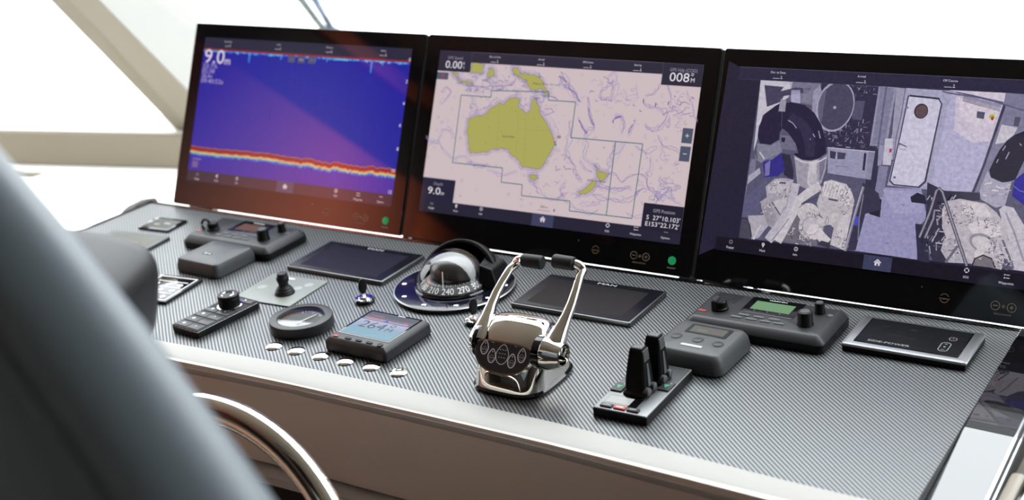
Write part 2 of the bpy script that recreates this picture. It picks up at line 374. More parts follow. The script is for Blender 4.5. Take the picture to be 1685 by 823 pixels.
# ------------------------------------------------------------------ pictures on the screens
picm = bpy.data.materials.new('screen_picture'); picm.use_nodes = True; nt = picm.node_tree; pb = bsdf(picm)
at = nt.nodes.new('ShaderNodeAttribute'); at.attribute_name = 'Col'; nt.links.new(at.outputs['Color'], pb.inputs['Emission Color'])
pb.inputs['Base Color'].default_value = (.004, .004, .004, 1); pb.inputs['Emission Strength'].default_value = 1.0; pb.inputs['Roughness'].default_value = .035; pb.inputs['IOR'].default_value = 1.52
picm2 = picm.copy(); picm2.name = 'small_screen_picture'; bsdf(picm2).inputs['Roughness'].default_value = .3; bsdf(picm2).inputs['Specular IOR Level'].default_value = .15
class Pic:
    """flat coloured shapes on a display, in millimetres"""
    def __init__(s, sc=.001, dim=1.): s.v = []; s.f = []; s.c = []; s.sc = sc; s.dim = dim
    def add(s, vs, fs, col, z):
        o = len(s.v); s.v += [(x * s.sc, y * s.sc, z * 2.5e-5) for x, y in vs]
        single = not isinstance(col, list)
        if single: c = tuple(q * s.dim for q in lin(col))
        for f in fs:
            s.f.append(tuple(i + o for i in f))
            s.c.append([c] * len(f) if single else [tuple(q * s.dim for q in lin(col[i])) for i in f])
    def poly(s, P, col, z=1):
        tri = tessellate_polygon([[Vector((x, y, 0)) for x, y in P]]); fs = []
        for a, b, c in tri:
            cr = (P[b][0] - P[a][0]) * (P[c][1] - P[a][1]) - (P[b][1] - P[a][1]) * (P[c][0] - P[a][0])
            fs.append((a, b, c) if cr > 0 else (a, c, b))
        s.add(P, fs, col, z)
    def rect(s, x0, y0, x1, y1, col, z=1):
        x0, x1 = sorted((x0, x1)); y0, y1 = sorted((y0, y1)); s.add([(x0, y0), (x1, y0), (x1, y1), (x0, y1)], [(0, 1, 2, 3)], col, z)
    def ell(s, cx, cy, rx, ry, col, z=1, rot=0, n=28):
        s.poly([(cx + rx * cos(a) * cos(rot) - ry * sin(a) * sin(rot), cy + rx * cos(a) * sin(rot) + ry * sin(a) * cos(rot)) for a in (2 * pi * k / n for k in range(n))], col, z)
    def ring(s, cx, cy, r, w, col, z=1, rx=1., rot=0, a0=0, a1=360, n=32):
        P = [(r * rx * cos(a), r * sin(a)) for a in (radians(a0 + (a1 - a0) * k / n) for k in range(n + 1))]
        P = [(cx + x * cos(rot) - y * sin(rot), cy + x * sin(rot) + y * cos(rot)) for x, y in P]; s.line(P, w, col, z)
    def line(s, P, w, col, z=2):
        n = len(P); L = []
        for i in range(n):
            a = P[max(i - 1, 0)]; b = P[min(i + 1, n - 1)]; dx, dy = b[0] - a[0], b[1] - a[1]; d = math.hypot(dx, dy) or 1
            ww = w[i] if isinstance(w, list) else w
            L.append((P[i][0] - dy / d * ww / 2, P[i][1] + dx / d * ww / 2)); L.append((P[i][0] + dy / d * ww / 2, P[i][1] - dx / d * ww / 2))
        s.add(L, [(2 * i, 2 * i + 1, 2 * i + 3, 2 * i + 2) for i in range(n - 1)], col, z)
    def text(s, t, x, y, h, col, z=6, al='c', wd=None):
        vs, fs, W = text_geo(t); kx = h if wd is None else wd / max(W, 1e-6); ox = {'c': -W / 2, 'l': 0, 'r': -W}[al]
        s.add([(x + (v[0] + ox) * kx, y + v[1] * h) for v in vs], fs, col, z)
    def scrib(s, P, w, col, amp, z=2, sub=3, rnd=R_):
        for _ in range(sub):
            Q = [P[0]]
            for a, b in zip(P, P[1:]):
                d = math.hypot(b[0] - a[0], b[1] - a[1]) * amp
                Q += [((a[0] + b[0]) / 2 + rnd.uniform(-d, d), (a[1] + b[1]) / 2 + rnd.uniform(-d, d)), b]
            P = Q
        s.line(P, w, col, z)
    def build(s, name, parent, M=None, mt=None):
        me = bpy.data.meshes.new(name); me.from_pydata(s.v, [], s.f); me.materials.append(mt or picm)
        a = me.color_attributes.new('Col', 'FLOAT_COLOR', 'CORNER'); fl = []
        for c in s.c:
            for q in c: fl += [q[0], q[1], q[2], 1.]
        a.data.foreach_set('color', fl); me.update()
        o = bpy.data.objects.new(name, me); S.collection.objects.link(o); o.parent = parent
        if M: o.matrix_local = M
        return o

AW, AH = 531.4, 298.9
BAR, BARS, WH, DIM = (30, 30, 44), (62, 66, 92), (214, 208, 218), (150, 145, 160)
def ui(p, top, botpts, small=1., wh=WH, dim=DIM, bar=(38, 36, 54), cols=None):
    """the menu bar along the foot of the screen; botpts = icon points from left"""
    yb = 22.0
    p.rect(0, 0, AW, yb, bar, 3)
    hx = botpts[3]; p.rect(hx[0] - 22, 0, hx[0] + 22, yb, (62, 64, 92), 4)
    x, y = botpts[0]; p.ring(x, y, 2.6, .9, dim, 5)
    p.text('Engage', x, y - 10.5, 3.6, wh)
    x, y = botpts[1]; p.ell(x, y + .8, 2.5, 2.5, wh, 5); p.poly([(x - 2.2, y), (x + 2.2, y), (x, y - 4.6)], wh, 5); p.ell(x, y + 1, 1, 1, bar, 6)
    p.text('Mark', x, y - 11, 3.6, wh)
    x, y = botpts[2]; p.ring(x, y, 2.9, .8, wh, 5); p.rect(x - .45, y - 1.6, x + .45, y + .6, wh, 5); p.ell(x, y + 1.5, .5, .5, wh, 5)
    p.text('Info', x, y - 10.5, 3.6, wh)
    x, y = hx; p.poly([(x - 6, y), (x, y + 5.2), (x + 6, y), (x + 4.8, y - .8), (x, y + 3.3), (x - 4.8, y - .8)], wh, 5)
    p.poly([(x - 4, y - .8), (x, y + 2.4), (x + 4, y - .8), (x + 4, y - 5), (x + 1.2, y - 5), (x + 1.2, y - 1.8), (x - 1.2, y - 1.8), (x - 1.2, y - 5), (x - 4, y - 5)], wh, 5)
    x, y = botpts[4]; p.ring(x, y, 2.9, 1.6, wh, 5)
    for k in range(4):
        a = radians(45 + 90 * k); p.line([(x + 2.0 * cos(a), y + 2.0 * sin(a)), (x + 3.9 * cos(a), y + 3.9 * sin(a))], 1.1, bar if k % 2 else bar, 6)
    p.text('SOS', x, y - 11.5, 3.6, wh)
    x, y = botpts[5]
    for d in (2, -2.4): p.ell(x - 3.2, y + d, 1, 1, wh, 5); p.line([(x - 1.4, y + d), (x + 4, y + d)], .9, wh, 5)
    p.text('Waypoints', x, y - 11.5, 3.6, wh)
    x, y = botpts[6]
    for d in (-2.6, 0, 2.6): p.ell(x + d, y, .8, .8, wh, 5)
    p.text('Options', x, y - 11.5, 3.6, wh)
def header(p, lab, x, h=2.9, wh=WH, y=AH, bar=None):
    p.text(lab, x, y - 8.2, h, wh, 6)
    p.line([(x - 8, y - 16.2), (x + 3.2, y - 16.2)], .7, wh, 6); p.text(':', x - 1, y - 15.5, 1.8, wh, 6)
    p.line([(x + 4.6, y - 16.2), (x + 8.2, y - 16.2)], 1., wh, 6); p.text('R', x + 6.4, y - 14.6, 2.9, wh, 6)

# ---- monitors
BL_, BR__, BT_, BB_ = .0313, .0283, .0297, .0523
def monitor(label, P0, X, flanges=False):
    X = Vector(X).normalized(); Y = Vector((0, .25144, .96787)); Y = (Y - X * Y.dot(X)).normalized(); Z = X.cross(Y)
    M = Matrix(((X.x, Y.x, Z.x, P0[0]), (X.y, Y.y, Z.y, P0[1]), (X.z, Y.z, Z.z, P0[2]), (0, 0, 0, 1)))
    e = thing('helm_monitor', label, 'monitor', M)
    cx, cy = (.5314 + BR__ - BL_) / 2, (.2989 + BT_ - BB_) / 2; W, H = .5314 + BL_ + BR__, .2989 + BT_ + BB_
    mb = MB(); mb.rrect(cx, cy, W, H, .004, [(.034, -.055), (.030, -.050), (.026, -.012), (.0255, -.0085), (.001, -.0080), (0, -.0070), (0, -.0040), (.0008, -.0032)], housing); mb.build('housing', e)
    mb = MB(); mb.rrect(cx, cy, W - .0016, H - .0016, .0035, [(.0006, -.0031), (0, -.0026), (0, -.0006), (.0006, 0)], glassb); mb.build('front_glass', e)
    if flanges:
        for xa, xb in ((-BL_ - .0044, -BL_ - .0003), (.5314 + BR__ + .0003, .5314 + BR__ + .0040)): MB().box(xa, xb, -BB_ + .002, .2989 + BT_ - .003, -.022, -.004, housing).build('joint_seal', e)
    # touch keys printed behind the glass foot
    def pr(nm, fn, mt=bronze):
        mb = MB(); fn(mb, mt); return mb.build(nm, e)
    def ringm(mb, x, y, r, w, mt, a0=0, a1=360, n=28):
        V = []; 
        for k in range(n + 1):
            a = radians(a0 + (a1 - a0) * k / n); V += [(x + r * cos(a), y + r * sin(a), .0002), (x + (r - w) * cos(a), y + (r - w) * sin(a), .0002)]
        mb.add(V, [(2 * i, 2 * i + 2, 2 * i + 3, 2 * i + 1) for i in range(n)], mt)
    def fmenu(mb, mt):
        x, y = KEYS[0]; ringm(mb, x, y, .0068, .0007, mt, 25, 155); ringm(mb, x, y, .0068, .0007, mt, 205, 335); mb.text('menu', x, y - .0018, .0032, mt, wd=.015)
    pr('menu_key', fmenu)
    def fminus(mb, mt):
        x, y = KEYS[1]; ringm(mb, x, y, .0066, .0008, mt); mb.box(x - .003, x + .003, y - .0005, y + .0005, .0001, .0003, mt)
    pr('brilliance_key', fminus)
    def fplus(mb, mt):
        x, y = KEYS[2]; ringm(mb, x, y, .0066, .0008, mt); mb.box(x - .0028, x + .0028, y - .0004, y + .0004, .0001, .0003, mt); mb.box(x - .0004, x + .0004, y - .0028, y + .0028, .0001, .0003, mt)
    pr('brilliance_key', fplus)
    def fsun(mb, mt):
        x = (KEYS[1][0] + KEYS[2][0]) / 2; y = (KEYS[1][1] + KEYS[2][1]) / 2
        mb.lathe(x, y, [(.0012, .0001), (.0012, .0003)], mt, 12)
        for k in range(8):
            a = k * pi / 4; mb.add([(x + r * cos(a + q), y + r * sin(a + q), .0003) for r, q in ((.0016, -.15), (.0028, -.08), (.0028, .08), (.0016, .15))], [(0, 1, 2, 3)], mt)
        mb.text('BRILLIANCE', x, y - .0125, .0024, mt, wd=.024)
    pr('brilliance_mark', fsun)
    def fpow(mb, mt):
        x, y = KEYS[3]; mb.lathe(x, y, [(.0072, .0001), (.0072, .0005), (.0066, .0007)], mat('green_key', (.0, .02, .01), .3, emit=lin((14, 140, 78)), es=.8), 28)
        ringm(mb, x, y, .0045, .0007, mat('green_key_dark', (.0, .02, .01), .3, emit=lin((10, 90, 55)), es=.7), 0, 360)
    k = pr('power_key', fpow); k['label'] = 'round green lit power key'
    def fpt(mb, mt): mb.text('ON/OFF', KEYS[3][0], KEYS[3][1] - .0135, .0024, mt, wd=.015)
    pr('power_mark', fpt, lgrey)
    pr('sensor', lambda mb, mt: mb.lathe(KEYS[0][0] - .035, KEYS[0][1] + .012, [(.0007, .0001), (.0007, .0003)], mt, 10), lgrey)
    return e, M
KEYS = [tuple(q / 1000 for q in a) for a in [(378.1,-27.0),(451.6,-27.2),(474.5,-27.5),(522.7,-27.5)]]
def feet(e, xs):
    for x0, x1 in xs:
        mb = MB(); mb.box(x0, x1, -.1105, -BB_ + .030, -.046, -.030, alud); mb.box(x0 + .008, x1 - .02, -BB_ - .009, -BB_ - .003, -.0305, -.029, black)
        mb.build('mounting_foot', e)

m1, M1 = monitor('left large black monitor showing the blue sonar picture', (-.59592, .023987, 1.008127), (.99998, .005852, -.00152))
m2, M2 = monitor('middle large black monitor showing the chart of Australia', (0, .027277, 1.007272), (1, 0, 0), True)
m3, M3 = monitor('right large black monitor showing the engine room camera', (.595886, .025612, 1.007705), (.998703, -.049279, .012802))
feet(m1, [(-.012, .055), (.545, .558)]); feet(m2, [(-.03, .09), (.525, .558)]); feet(m3, [(-.03, .045), (.062, .070)])

# ---- sonar
p = Pic()
p.rect(0, 0, AW, AH, (38, 36, 152), 0)
for k in range(150):
    x = R_.uniform(0, AW - 4); y = R_.uniform(20, 255); l = R_.uniform(8, 60); c = R_.choice([(36, 36, 146), (42, 38, 158), (36, 42, 152), (46, 38, 160)])
    p.rect(x, y, x + R_.uniform(.6, 3), min(y + l, 272), c, 1)
sb = [(0.7,71.3),(35.6,69.8),(78.3,70.2),(144.9,72.1),(210.1,72.8),(258.4,70.9),(302.5,69.9),(316.1,72.3),(336.7,69.4),(375.0,68.0),(387.9,72.1),(405.1,68.4),(442.2,68.2),(458.5,67.4),(471.1,70.8),(493.1,69.4),(514.5,70.2),(533.1,70.2)]
Q = []
for a, b in zip(sb, sb[1:]):
    for k in range(8):
        t = k / 8; jit = 1.6 if a[0] > 270 else .7
        Q.append((a[0] + (b[0] - a[0]) * t, a[1] + (b[1] - a[1]) * t + R_.uniform(-jit, jit)))
Q.append((AW, sb[-1][1])); Q[0] = (0, sb[0][1])
def band(o0, o1, col, z, j=0):
    U = [(x, y - o0 - (R_.uniform(0, j) if j else 0)) for x, y in Q]; L = [(x, y - o1 - (R_.uniform(0, j) if j else 0)) for x, y in Q]
    n = len(Q); p.add(U + L, [(i + n, i + 1 + n, i + 1, i) for i in range(n - 1)], col, z)
band(-1.0, 1.2, (170, 110, 84), 2, 0); band(0, 7.5, (136, 30, 44), 3, .8); band(6.8, 9.2, (200, 104, 62), 4, 1.2); band(8.8, 11.4, (206, 186, 112), 5, 1.3); band(10.8, 13.6, (88, 172, 176), 4, 2.4); band(12.8, 16, (50, 78, 196), 3, 3)
for k in range(90):
    x, y = R_.choice(Q); x += R_.uniform(-3, 3); x = max(0, min(AW - 2, x)); l = R_.uniform(8, 30); p.rect(x, y - 18 - l, x + .8, y - 16, (50, 44, 176), 2)
p.rect(0, AH - 23, AW, AH, (44, 42, 62), 3)
p.rect(0, AH - 27, AW, AH - 23, (140, 44, 60), 4)
x = 0
while x < AW - 6:
    wv_ = R_.uniform(3, 9); p.rect(x, AH - 27 - R_.uniform(1.5, 4.5), min(x + wv_, AW), AH - 26.6, R_.choice([(60, 150, 220), (50, 120, 215), (90, 180, 225), (60, 80, 200)]), 3); x += wv_ * .8
for (x, l) in ((128, 20), (300, 12), (440, 24), (466, 8), (330, 8), (212, 10)):
    p.poly([(x - 2.4, AH - 27), (x + 2.6, AH - 27), (x + 2, AH - 27 - l), (x - 1, AH - 27 - l)], (60, 130, 205), 2)
H1_ = [(65.6,290.4),(201.4,286.5),(332.8,286.5),(465.1,286.8)]
for t, h in zip(('Dist. to Dest.', 'Arrival', 'Off Course', 'Bearing'), H1_): header(p, t, h[0], 2.8)
for (t, q) in zip(('-', 'Auto', '+'), [(240.2,265.1),(265.4,265.2),(291.9,265.3)]):
    p.rect(q[0] - 9, q[1] - 7, q[0] + 9, q[1] + 7, (84, 82, 110), 5); p.text(t, q[0], q[1] - 1.8, 3.6, WH, 6)
n0, n1 = [(5.3,245.9),(83.0,249.8)]; p.text('9.0', n0[0], n0[1], 30, (222, 208, 216), 7, 'l', 55); p.text('m', n0[0] + 57, n0[1] - 1, 17, (222, 208, 216), 7, 'l')
for i, (t, wd_) in enumerate((('23.7%', 40), ('02.58', 34), ('26.6v', 30), ('09:40:52a', 62))):
    q = [(3.7,235.6)][0]; p.text(t, q[0], q[1] - i * 10.4, 9.2, (176, 160, 196), 7, 'l', wd_)
for t, q in zip(('0', '2', '4', '6', '8', '10', '12'), [(528.8,273.7),(528.6,232.4),(528.4,191.0),(526.9,149.5),(528.7,104.8),(527.1,63.3),(526.7,22.9)]): p.text(t, q[0] - (2 if len(t) > 1 else 0), q[1] + 1, 7, (225, 220, 232), 6)
q = [(20.0,32.3),(18.6,39.8)]; p.rect(q[0][0] - 10, q[0][1] - 4, q[0][0] + 6, q[0][1] + 9, (110, 88, 140), 5); p.rect(q[0][0] - 10, q[0][1] + 12, q[0][0] + 14, q[0][1] + 15, (120, 104, 160), 5)
ui(p, 0, [(28.5,14.1),(83.1,15.5),(138.4,15.7),(267.1,12.3),(395.9,16.7),(451.2,15.3),(505.0,16.1)])
p.build('display', m1, Matrix.Translation((0, 0, .0002)))

# ---- chart
p = Pic()
SEA = (203, 186, 190)
p.rect(0, 0, AW, AH, SEA, 0)
LAND, EDGE, CT, CT2, CT3 = (170, 166, 92), (70, 66, 110), (122, 108, 172), (160, 148, 190), (72, 64, 150)
aus = [(83.2,163.8),(81.3,175.4),(91.7,180.5),(112.8,185.7),(121.2,191.0),(124.7,198.8),(137.2,205.3),(146.7,211.5),(154.5,207.3),(159.5,216.1),(167.1,221.1),(187.3,220.6),(184.5,208.4),(194.5,202.0),(205.2,196.2),(211.7,203.2),(212.0,219.5),(215.5,226.2),(221.3,216.4),(228.7,209.7),(233.5,195.0),(244.5,185.0),(257.5,169.8),(262.6,161.2),(268.5,150.3),(266.4,136.8),(257.8,120.8),(249.6,102.0),(236.9,99.2),(223.6,99.7),(209.7,99.4),(201.6,110.2),(191.3,116.9),(184.3,118.4),(175.7,127.5),(161.6,130.7),(139.4,125.2),(131.1,118.6),(112.8,117.1),(96.5,114.7),(91.3,122.1),(87.5,141.6),(80.9,153.0)]
tas = [(226.4,87.5),(241.6,88.9),(243.7,83.7),(238.1,77.0),(229.8,80.2)]
nzn = [(354.5,117.5),(364.5,106.7),(382.7,103.2),(377.2,93.2),(368.5,88.6),(362.1,96.5)]
nzs = [(356.3,90.2),(362.3,86.6),(345.8,66.0),(333.2,62.1),(329.3,67.5),(346.7,80.8)]
png = [(161.2,274.2),(172.0,275.3),(178.5,270.1),(178.5,262.0),(188.4,268.0),(208.5,265.3),(226.2,257.1),(233.9,244.6),(245.1,232.3),(239.2,230.4),(228.6,241.6),(216.9,236.3),(206.2,237.5),(196.1,247.8),(195.2,253.5),(179.1,258.1),(164.9,266.7)]
bor = [(73.4,278.8),(100.4,278.2),(96.6,260.8),(74.0,260.7)]
sul = [(112.9,271.7),(121.5,269.9),(124.2,256.8),(110.9,254.3)]
jav = [(46.3,249.1),(57.7,245.6),(78.9,245.0),(82.0,239.5),(58.3,242.0),(48.1,245.1)]
sum_ = [(31.8,259.6),(46.8,259.3),(47.0,251.6),(38.8,252.1)]
def fr(P, amp, sub):
    P = P + [P[0]]
    for _ in range(sub):
        Q = [P[0]]
        for a, b in zip(P, P[1:]):
            d = math.hypot(b[0] - a[0], b[1] - a[1]) * amp; Q += [((a[0] + b[0]) / 2 + R_.uniform(-d, d), (a[1] + b[1]) / 2 + R_.uniform(-d, d)), b]
        P = Q
    return P[:-1]
def grow(P, k):
    cx = sum(q[0] for q in P) / len(P); cy = sum(q[1] for q in P) / len(P); return [(cx + (x - cx) * k, cy + (y - cy) * k) for x, y in P]
for P, am in ((aus, .12), (tas, .15), (nzn, .12), (nzs, .12), (png, .12), (bor, .1), (sul, .25), (jav, .1), (sum_, .1)):
    G = fr(P, am, 2)
    for d, c, w_ in ((5.5, CT2, .7), (3., CT, .85)):
        n = len(G)
        cx = sum(q[0] for q in G) / n; cy = sum(q[1] for q in G) / n
        sa = sum(G[i][0] * G[(i + 1) % n][1] - G[(i + 1) % n][0] * G[i][1] for i in range(n)); sg = 1 if sa > 0 else -1
        Q = []
        for i in range(n):
            a, b = G[i - 3], G[(i + 3) % n]; dx, dy = b[0] - a[0], b[1] - a[1]; l = math.hypot(dx, dy) or 1
            dd = d * R_.uniform(.6, 1.3); Q.append((G[i][0] + dy / l * dd * sg, G[i][1] - dx / l * dd * sg))
        p.line(Q + [Q[0]], w_, c, 2)
    p.poly(G, LAND, 3); p.line(G + [G[0]], .8, CT3, 4)
# state borders and inland marks
for P in ([(184.5,209.0),(194.0,125.8)], [(144.4,209.6),(152.0,130.0)], [(188.7,166.8),(262.7,168.1)], [(201.5,198.1),(214.6,100.5)]): p.scrib(P, .35, (140, 138, 92), .02, 4, 2)
for k in range(26):
    x, y = R_.uniform(100, 235), R_.uniform(130, 215); p.rect(x, y, x + R_.uniform(.6, 2), y + R_.uniform(.6, 1.2), (108, 112, 76), 4)
# sea bed contour scribbles along ridges and trenches
paths = [[(12.3,223.5),(24.4,233.3),(35.3,224.9),(14.6,201.1)], [(-8.0,137.1),(24.1,127.2),(37.5,112.6),(59.8,101.0),(85.7,107.7),(100.6,97.9),(121.5,92.0),(133.9,96.5),(151.7,83.8),(169.2,79.9),(187.5,86.0),(199.6,90.4)],
 [(93.7,99.5),(111.8,94.5),(133.6,98.6)], [(1.7,120.9),(23.9,128.3),(28.4,151.3),(46.4,149.3),(58.0,136.7)], [(259.7,265.4),(281.3,245.3),(299.5,230.4),(309.6,220.5)], [(265.0,271.0),(286.9,248.8),(304.0,232.8)],
 [(323.5,231.9),(329.1,211.2),(339.5,190.8),(343.8,178.5),(326.9,163.5)], [(310.1,194.0),(322.4,176.9),(333.6,167.2)], [(376.3,197.7),(387.1,203.7),(395.5,194.9),(395.6,179.3)], [(378.0,202.0),(391.9,203.0),(399.4,184.8),(394.1,174.0)], [(419.3,198.7),(413.2,185.8),(408.5,171.0)],
 [(368.6,263.0),(347.9,244.0),(347.1,233.4),(371.5,228.7),(369.7,255.8)], [(388.7,246.5),(396.6,233.5),(418.7,240.0),(413.6,258.4)], [(430.4,238.7),(446.6,244.9),(455.5,260.8)], [(364.9,286.9),(370.4,266.3),(373.7,229.9)],
 [(431.2,233.6),(434.5,226.6),(455.3,224.9),(471.0,210.6),(489.4,222.1),(480.9,241.9),(476.0,251.8),(472.2,261.8)], [(439.7,193.0),(449.9,185.5),(466.6,187.8),(475.9,200.8),(479.6,213.3)], [(486.2,206.6),(485.2,191.2),(480.0,196.0)],
 [(489.1,209.9),(507.5,213.2),(520.3,216.1)], [(506.9,253.7),(514.6,239.0),(525.2,219.5),(534.0,205.0)], [(356.1,267.6),(366.5,276.5),(366.4,292.2)], [(425.9,155.8),(444.4,147.0),(465.3,159.0)],
 [(294.1,187.5),(296.2,166.4),(292.7,134.2),(299.2,124.1),(314.8,109.5),(323.3,94.4),(330.8,84.6)], [(328.6,160.5),(332.6,142.8),(332.3,129.1)], [(329.4,132.0),(345.8,119.7),(362.7,110.7),(381.1,106.1)], [(324.6,124.2),(335.1,111.4),(351.6,105.5)], [(387.2,157.8),(382.3,136.5),(377.3,115.2)], [(407.5,162.6),(398.8,143.2),(388.1,121.4),(380.5,110.3)], [(398.3,161.8),(390.4,137.2)],
 [(358.8,82.0),(385.2,79.4),(408.9,77.6),(431.4,81.9)], [(367.6,78.7),(391.5,76.9),(415.0,76.1),(425.4,83.4)], [(357.7,66.2),(387.6,64.0),(411.5,61.2),(438.4,74.3),(453.4,88.2)], [(380.9,107.2),(398.5,107.7),(412.1,94.5),(432.9,109.9),(450.3,108.4)], [(450.3,108.4),(455.4,104.8),(477.6,78.3),(484.7,68.8),(498.2,90.5),(512.2,71.6)], [(457.1,138.8),(463.0,107.6)], [(479.3,104.0),(491.5,98.0),(517.9,92.5),(499.0,85.5),(486.8,77.2)], [(455.2,91.4),(470.8,85.8),(488.0,69.1),(493.9,82.0),(506.0,76.1),(523.9,67.8)],
 [(463.0,174.2),(474.2,159.8),(493.7,157.3),(505.6,152.2)], [(472.0,159.6),(479.8,137.8),(490.3,142.7)], [(301.0,81.7),(290.9,67.9),(302.7,55.3),(287.8,48.4)], [(261.8,56.5),(281.7,47.8),(309.9,63.4)], [(318.7,46.3),(332.2,37.2),(362.8,33.1),(373.4,41.6)], [(336.2,50.3),(354.6,48.0),(377.3,54.5)], [(426.0,42.0),(444.3,35.8),(460.7,40.7)], [(484.1,109.6),(484.2,94.3),(496.3,88.3)],
 [(92.3,189.5),(110.8,198.5),(128.0,214.0),(140.0,220.3)], [(82.1,211.1),(97.7,197.6),(82.7,183.3)], [(46.4,240.2),(78.0,236.4),(111.6,234.0),(150.4,236.3)], [(103.1,245.7),(115.3,251.9),(126.1,241.5),(149.9,239.6),(168.6,244.0),(173.2,255.2)], [(232.0,204.6),(245.7,196.9),(259.6,203.2),(253.6,210.3),(241.6,207.4)], [(253.1,189.9),(267.8,174.9),(274.0,159.3)], [(233.4,77.3),(247.5,67.9),(255.6,55.8)], [(275.3,244.9),(259.8,249.3),(266.7,260.4)]]
for P in paths:
    for _ in range(3):
        off = (R_.uniform(-3.5, 3.5), R_.uniform(-3.5, 3.5)); p.scrib([(x + off[0], y + off[1]) for x, y in P], R_.choice([.5, .7]), R_.choice([CT, CT, CT2, CT2]), .22, 2, 4)
for P, w_ in (([(259.7,265.4),(287.9,242.5),(309.1,223.6)], 1.6), ([(326.4,213.1),(334.4,192.6),(342.8,184.7)], 1.3), ([(310.6,190.8),(322.4,176.9),(331.9,170.2)], 1.5), ([(376.8,194.6),(380.8,199.1),(391.8,204.0)], 2.4), ([(376.7,195.6),(378.6,190.5)], 1.8), ([(416.8,192.3),(410.0,176.3)], 1.3), ([(99.9,248.8),(129.3,246.1),(164.6,244.8)], .9), ([(208.2,235.5),(246.8,229.2),(263.8,223.9)], 1.1), ([(424.6,216.7),(429.6,213.9)], 1.4), ([(36.4,160.9),(51.3,153.0)], .4), ([(49.5,246.0),(63.8,241.2),(98.0,236.5),(127.0,236.0)], .7)):
    for _ in range(3): p.scrib(P, w_ * .45, CT3, .16, 2, 4)
for k in range(130):   # seamounts
    x, y = R_.uniform(4, AW - 4), R_.uniform(30, AH - 24); r = R_.uniform(.8, 3.4); c = R_.choice([CT2, CT2, CT])
    if 110 < x < 230 and 110 < y < 220: continue
    p.line(fr([(x + r * cos(a), y + r * R_.uniform(.5, 1) * sin(a)) for a in (2 * pi * i / 7 for i in range(7))], .3, 1), .55, c, 2)
for (x0, y0, x1, y1, n_) in ((60, 225, 190, 280, 60), (185, 215, 230, 265, 30), (330, 190, 420, 270, 16), (440, 60, 520, 150, 30), (470, 200, 525, 260, 22), (60, 170, 120, 240, 16), (270, 50, 330, 120, 14)):
    for k in range(n_):
        x, y = R_.uniform(x0, x1), R_.uniform(y0, y1); l = R_.uniform(3, 12); a = R_.uniform(0, 2 * pi); p.scrib([(x, y), (x + l * cos(a), y + l * sin(a) * .7), (x + l * cos(a + .8) * 1.4, y + l * sin(a + .8))], R_.choice([.5, .8]), R_.choice([CT, CT3, CT2]), .35, 2, 3)
TQ = [(59.3,219.1),(124.5,219.3),(123.2,231.4),(243.3,236.0),(244.9,221.6),(300.2,222.0),(300.3,159.7),(439.8,160.2),(438.9,33.5),(317.1,33.4),(315.6,50.2),(216.4,49.7),(215.2,69.1),(170.9,69.2),(169.4,94.7),(60.6,94.7),(59.3,219.1)]
for a_, b_ in zip(TQ, TQ[1:]): p.line([a_, b_], 1.5, (44, 104, 116), 5)
p.line([(388.1,159.4),(389.6,33.9)], 1.6, (44, 104, 116), 5)
for t, q, wd_ in zip(('Australia', 'Papua New Guinea', 'New Zealand'), [(172.1,150.2),(236.4,248.0),(361.3,88.6)], (26, 54, 34)): p.text(t, q[0], q[1], 3.2, (50, 50, 46), 6, 'c', wd_)
q = [(267.0,156.6),(269.4,149.3),(271.3,145.2),(275.4,158.4)]; p.ell(*q[0], 2, 2, (214, 150, 70), 6); p.ell(*q[1], 1.6, 1.6, (170, 30, 60), 7); p.ell(*q[2], 2.6, 2, (70, 150, 80), 6); p.rect(q[3][0] - 3, q[3][1] - 2, q[3][0] + 5, q[3][1] + 3, (140, 132, 140), 6)
q = [(265.4,33.8),(253.5,30.3),(278.3,30.3),(286.8,31.2)]; p.text('300nm', q[0][0], q[0][1] - 1, 4.2, (70, 66, 80), 6); p.line([(q[1][0], q[1][1] - 2), (q[2][0], q[1][1] - 2)], .6, (60, 60, 70), 6); p.poly([(q[3][0] - 2, q[3][1] - 3), (q[3][0], q[3][1] + 3.4), (q[3][0] + 2, q[3][1] - 3), (q[3][0], q[3][1] - 1.6)], (40, 40, 50), 6)
for t, q in zip(('180', '170', '160'), [(430.2,232.5),(453.7,227.9),(476.8,231.5)]):
    p.rect(q[0] - .9, q[1] - 3.2, q[0] + .9, q[1] + 3.2, (96, 88, 104), 5)
DK = (44, 42, 60); tb = 19.5
p.rect(0, AH - tb, AW, AH, DK, 5); p.rect(0, AH - .8, AW, AH, (96, 88, 104), 6)
q = [(71.9,298.5),(74.1,260.2),(-0.6,260.1)]; p.rect(0, AH, q[0][0], q[2][1] + 1, DK, 6); p.rect(q[0][0] - .3, AH - tb, q[0][0] + .4, AH, (80, 76, 92), 7)
q = [(36.6,283.4),(39.3,266.7)]; p.text('GPS Speed', q[0][0] - 1, q[0][1] + .5, 5.4, (150, 142, 160), 7, 'c', 33); p.text('0.00', q[1][0] - 5, q[1][1] + .5, 14.2, (226, 220, 228), 7, 'c', 37)
p.text('k', q[1][0] + 17.6, q[1][1] + 8.2, 6, (210, 205, 214), 7); p.text('t', q[1][0] + 17.6, q[1][1] + .5, 6, (210, 205, 214), 7)
q = [(-0.5,259.0),(24.4,258.1),(25.1,245.7),(0.4,245.4),(13.1,251.8)]; p.rect(0, q[0][1] - .5, q[1][0] + 1, q[3][1], (84, 86, 108), 6); p.ring(q[4][0], q[4][1], 2.4, .9, (180, 50, 76), 7); p.line([(q[4][0] - 1.6, q[4][1] + 1.6), (q[4][0] + 1.6, q[4][1] - 1.6)], .9, (190, 60, 80), 7)
for t, h in zip(('Dist. to Dest.', 'Arrival', 'Off Course', 'Bearing'), [(122.1,290.9),(219.3,292.4),(314.0,292.7),(410.7,292.4)]): header(p, t, h[0], 3.3)
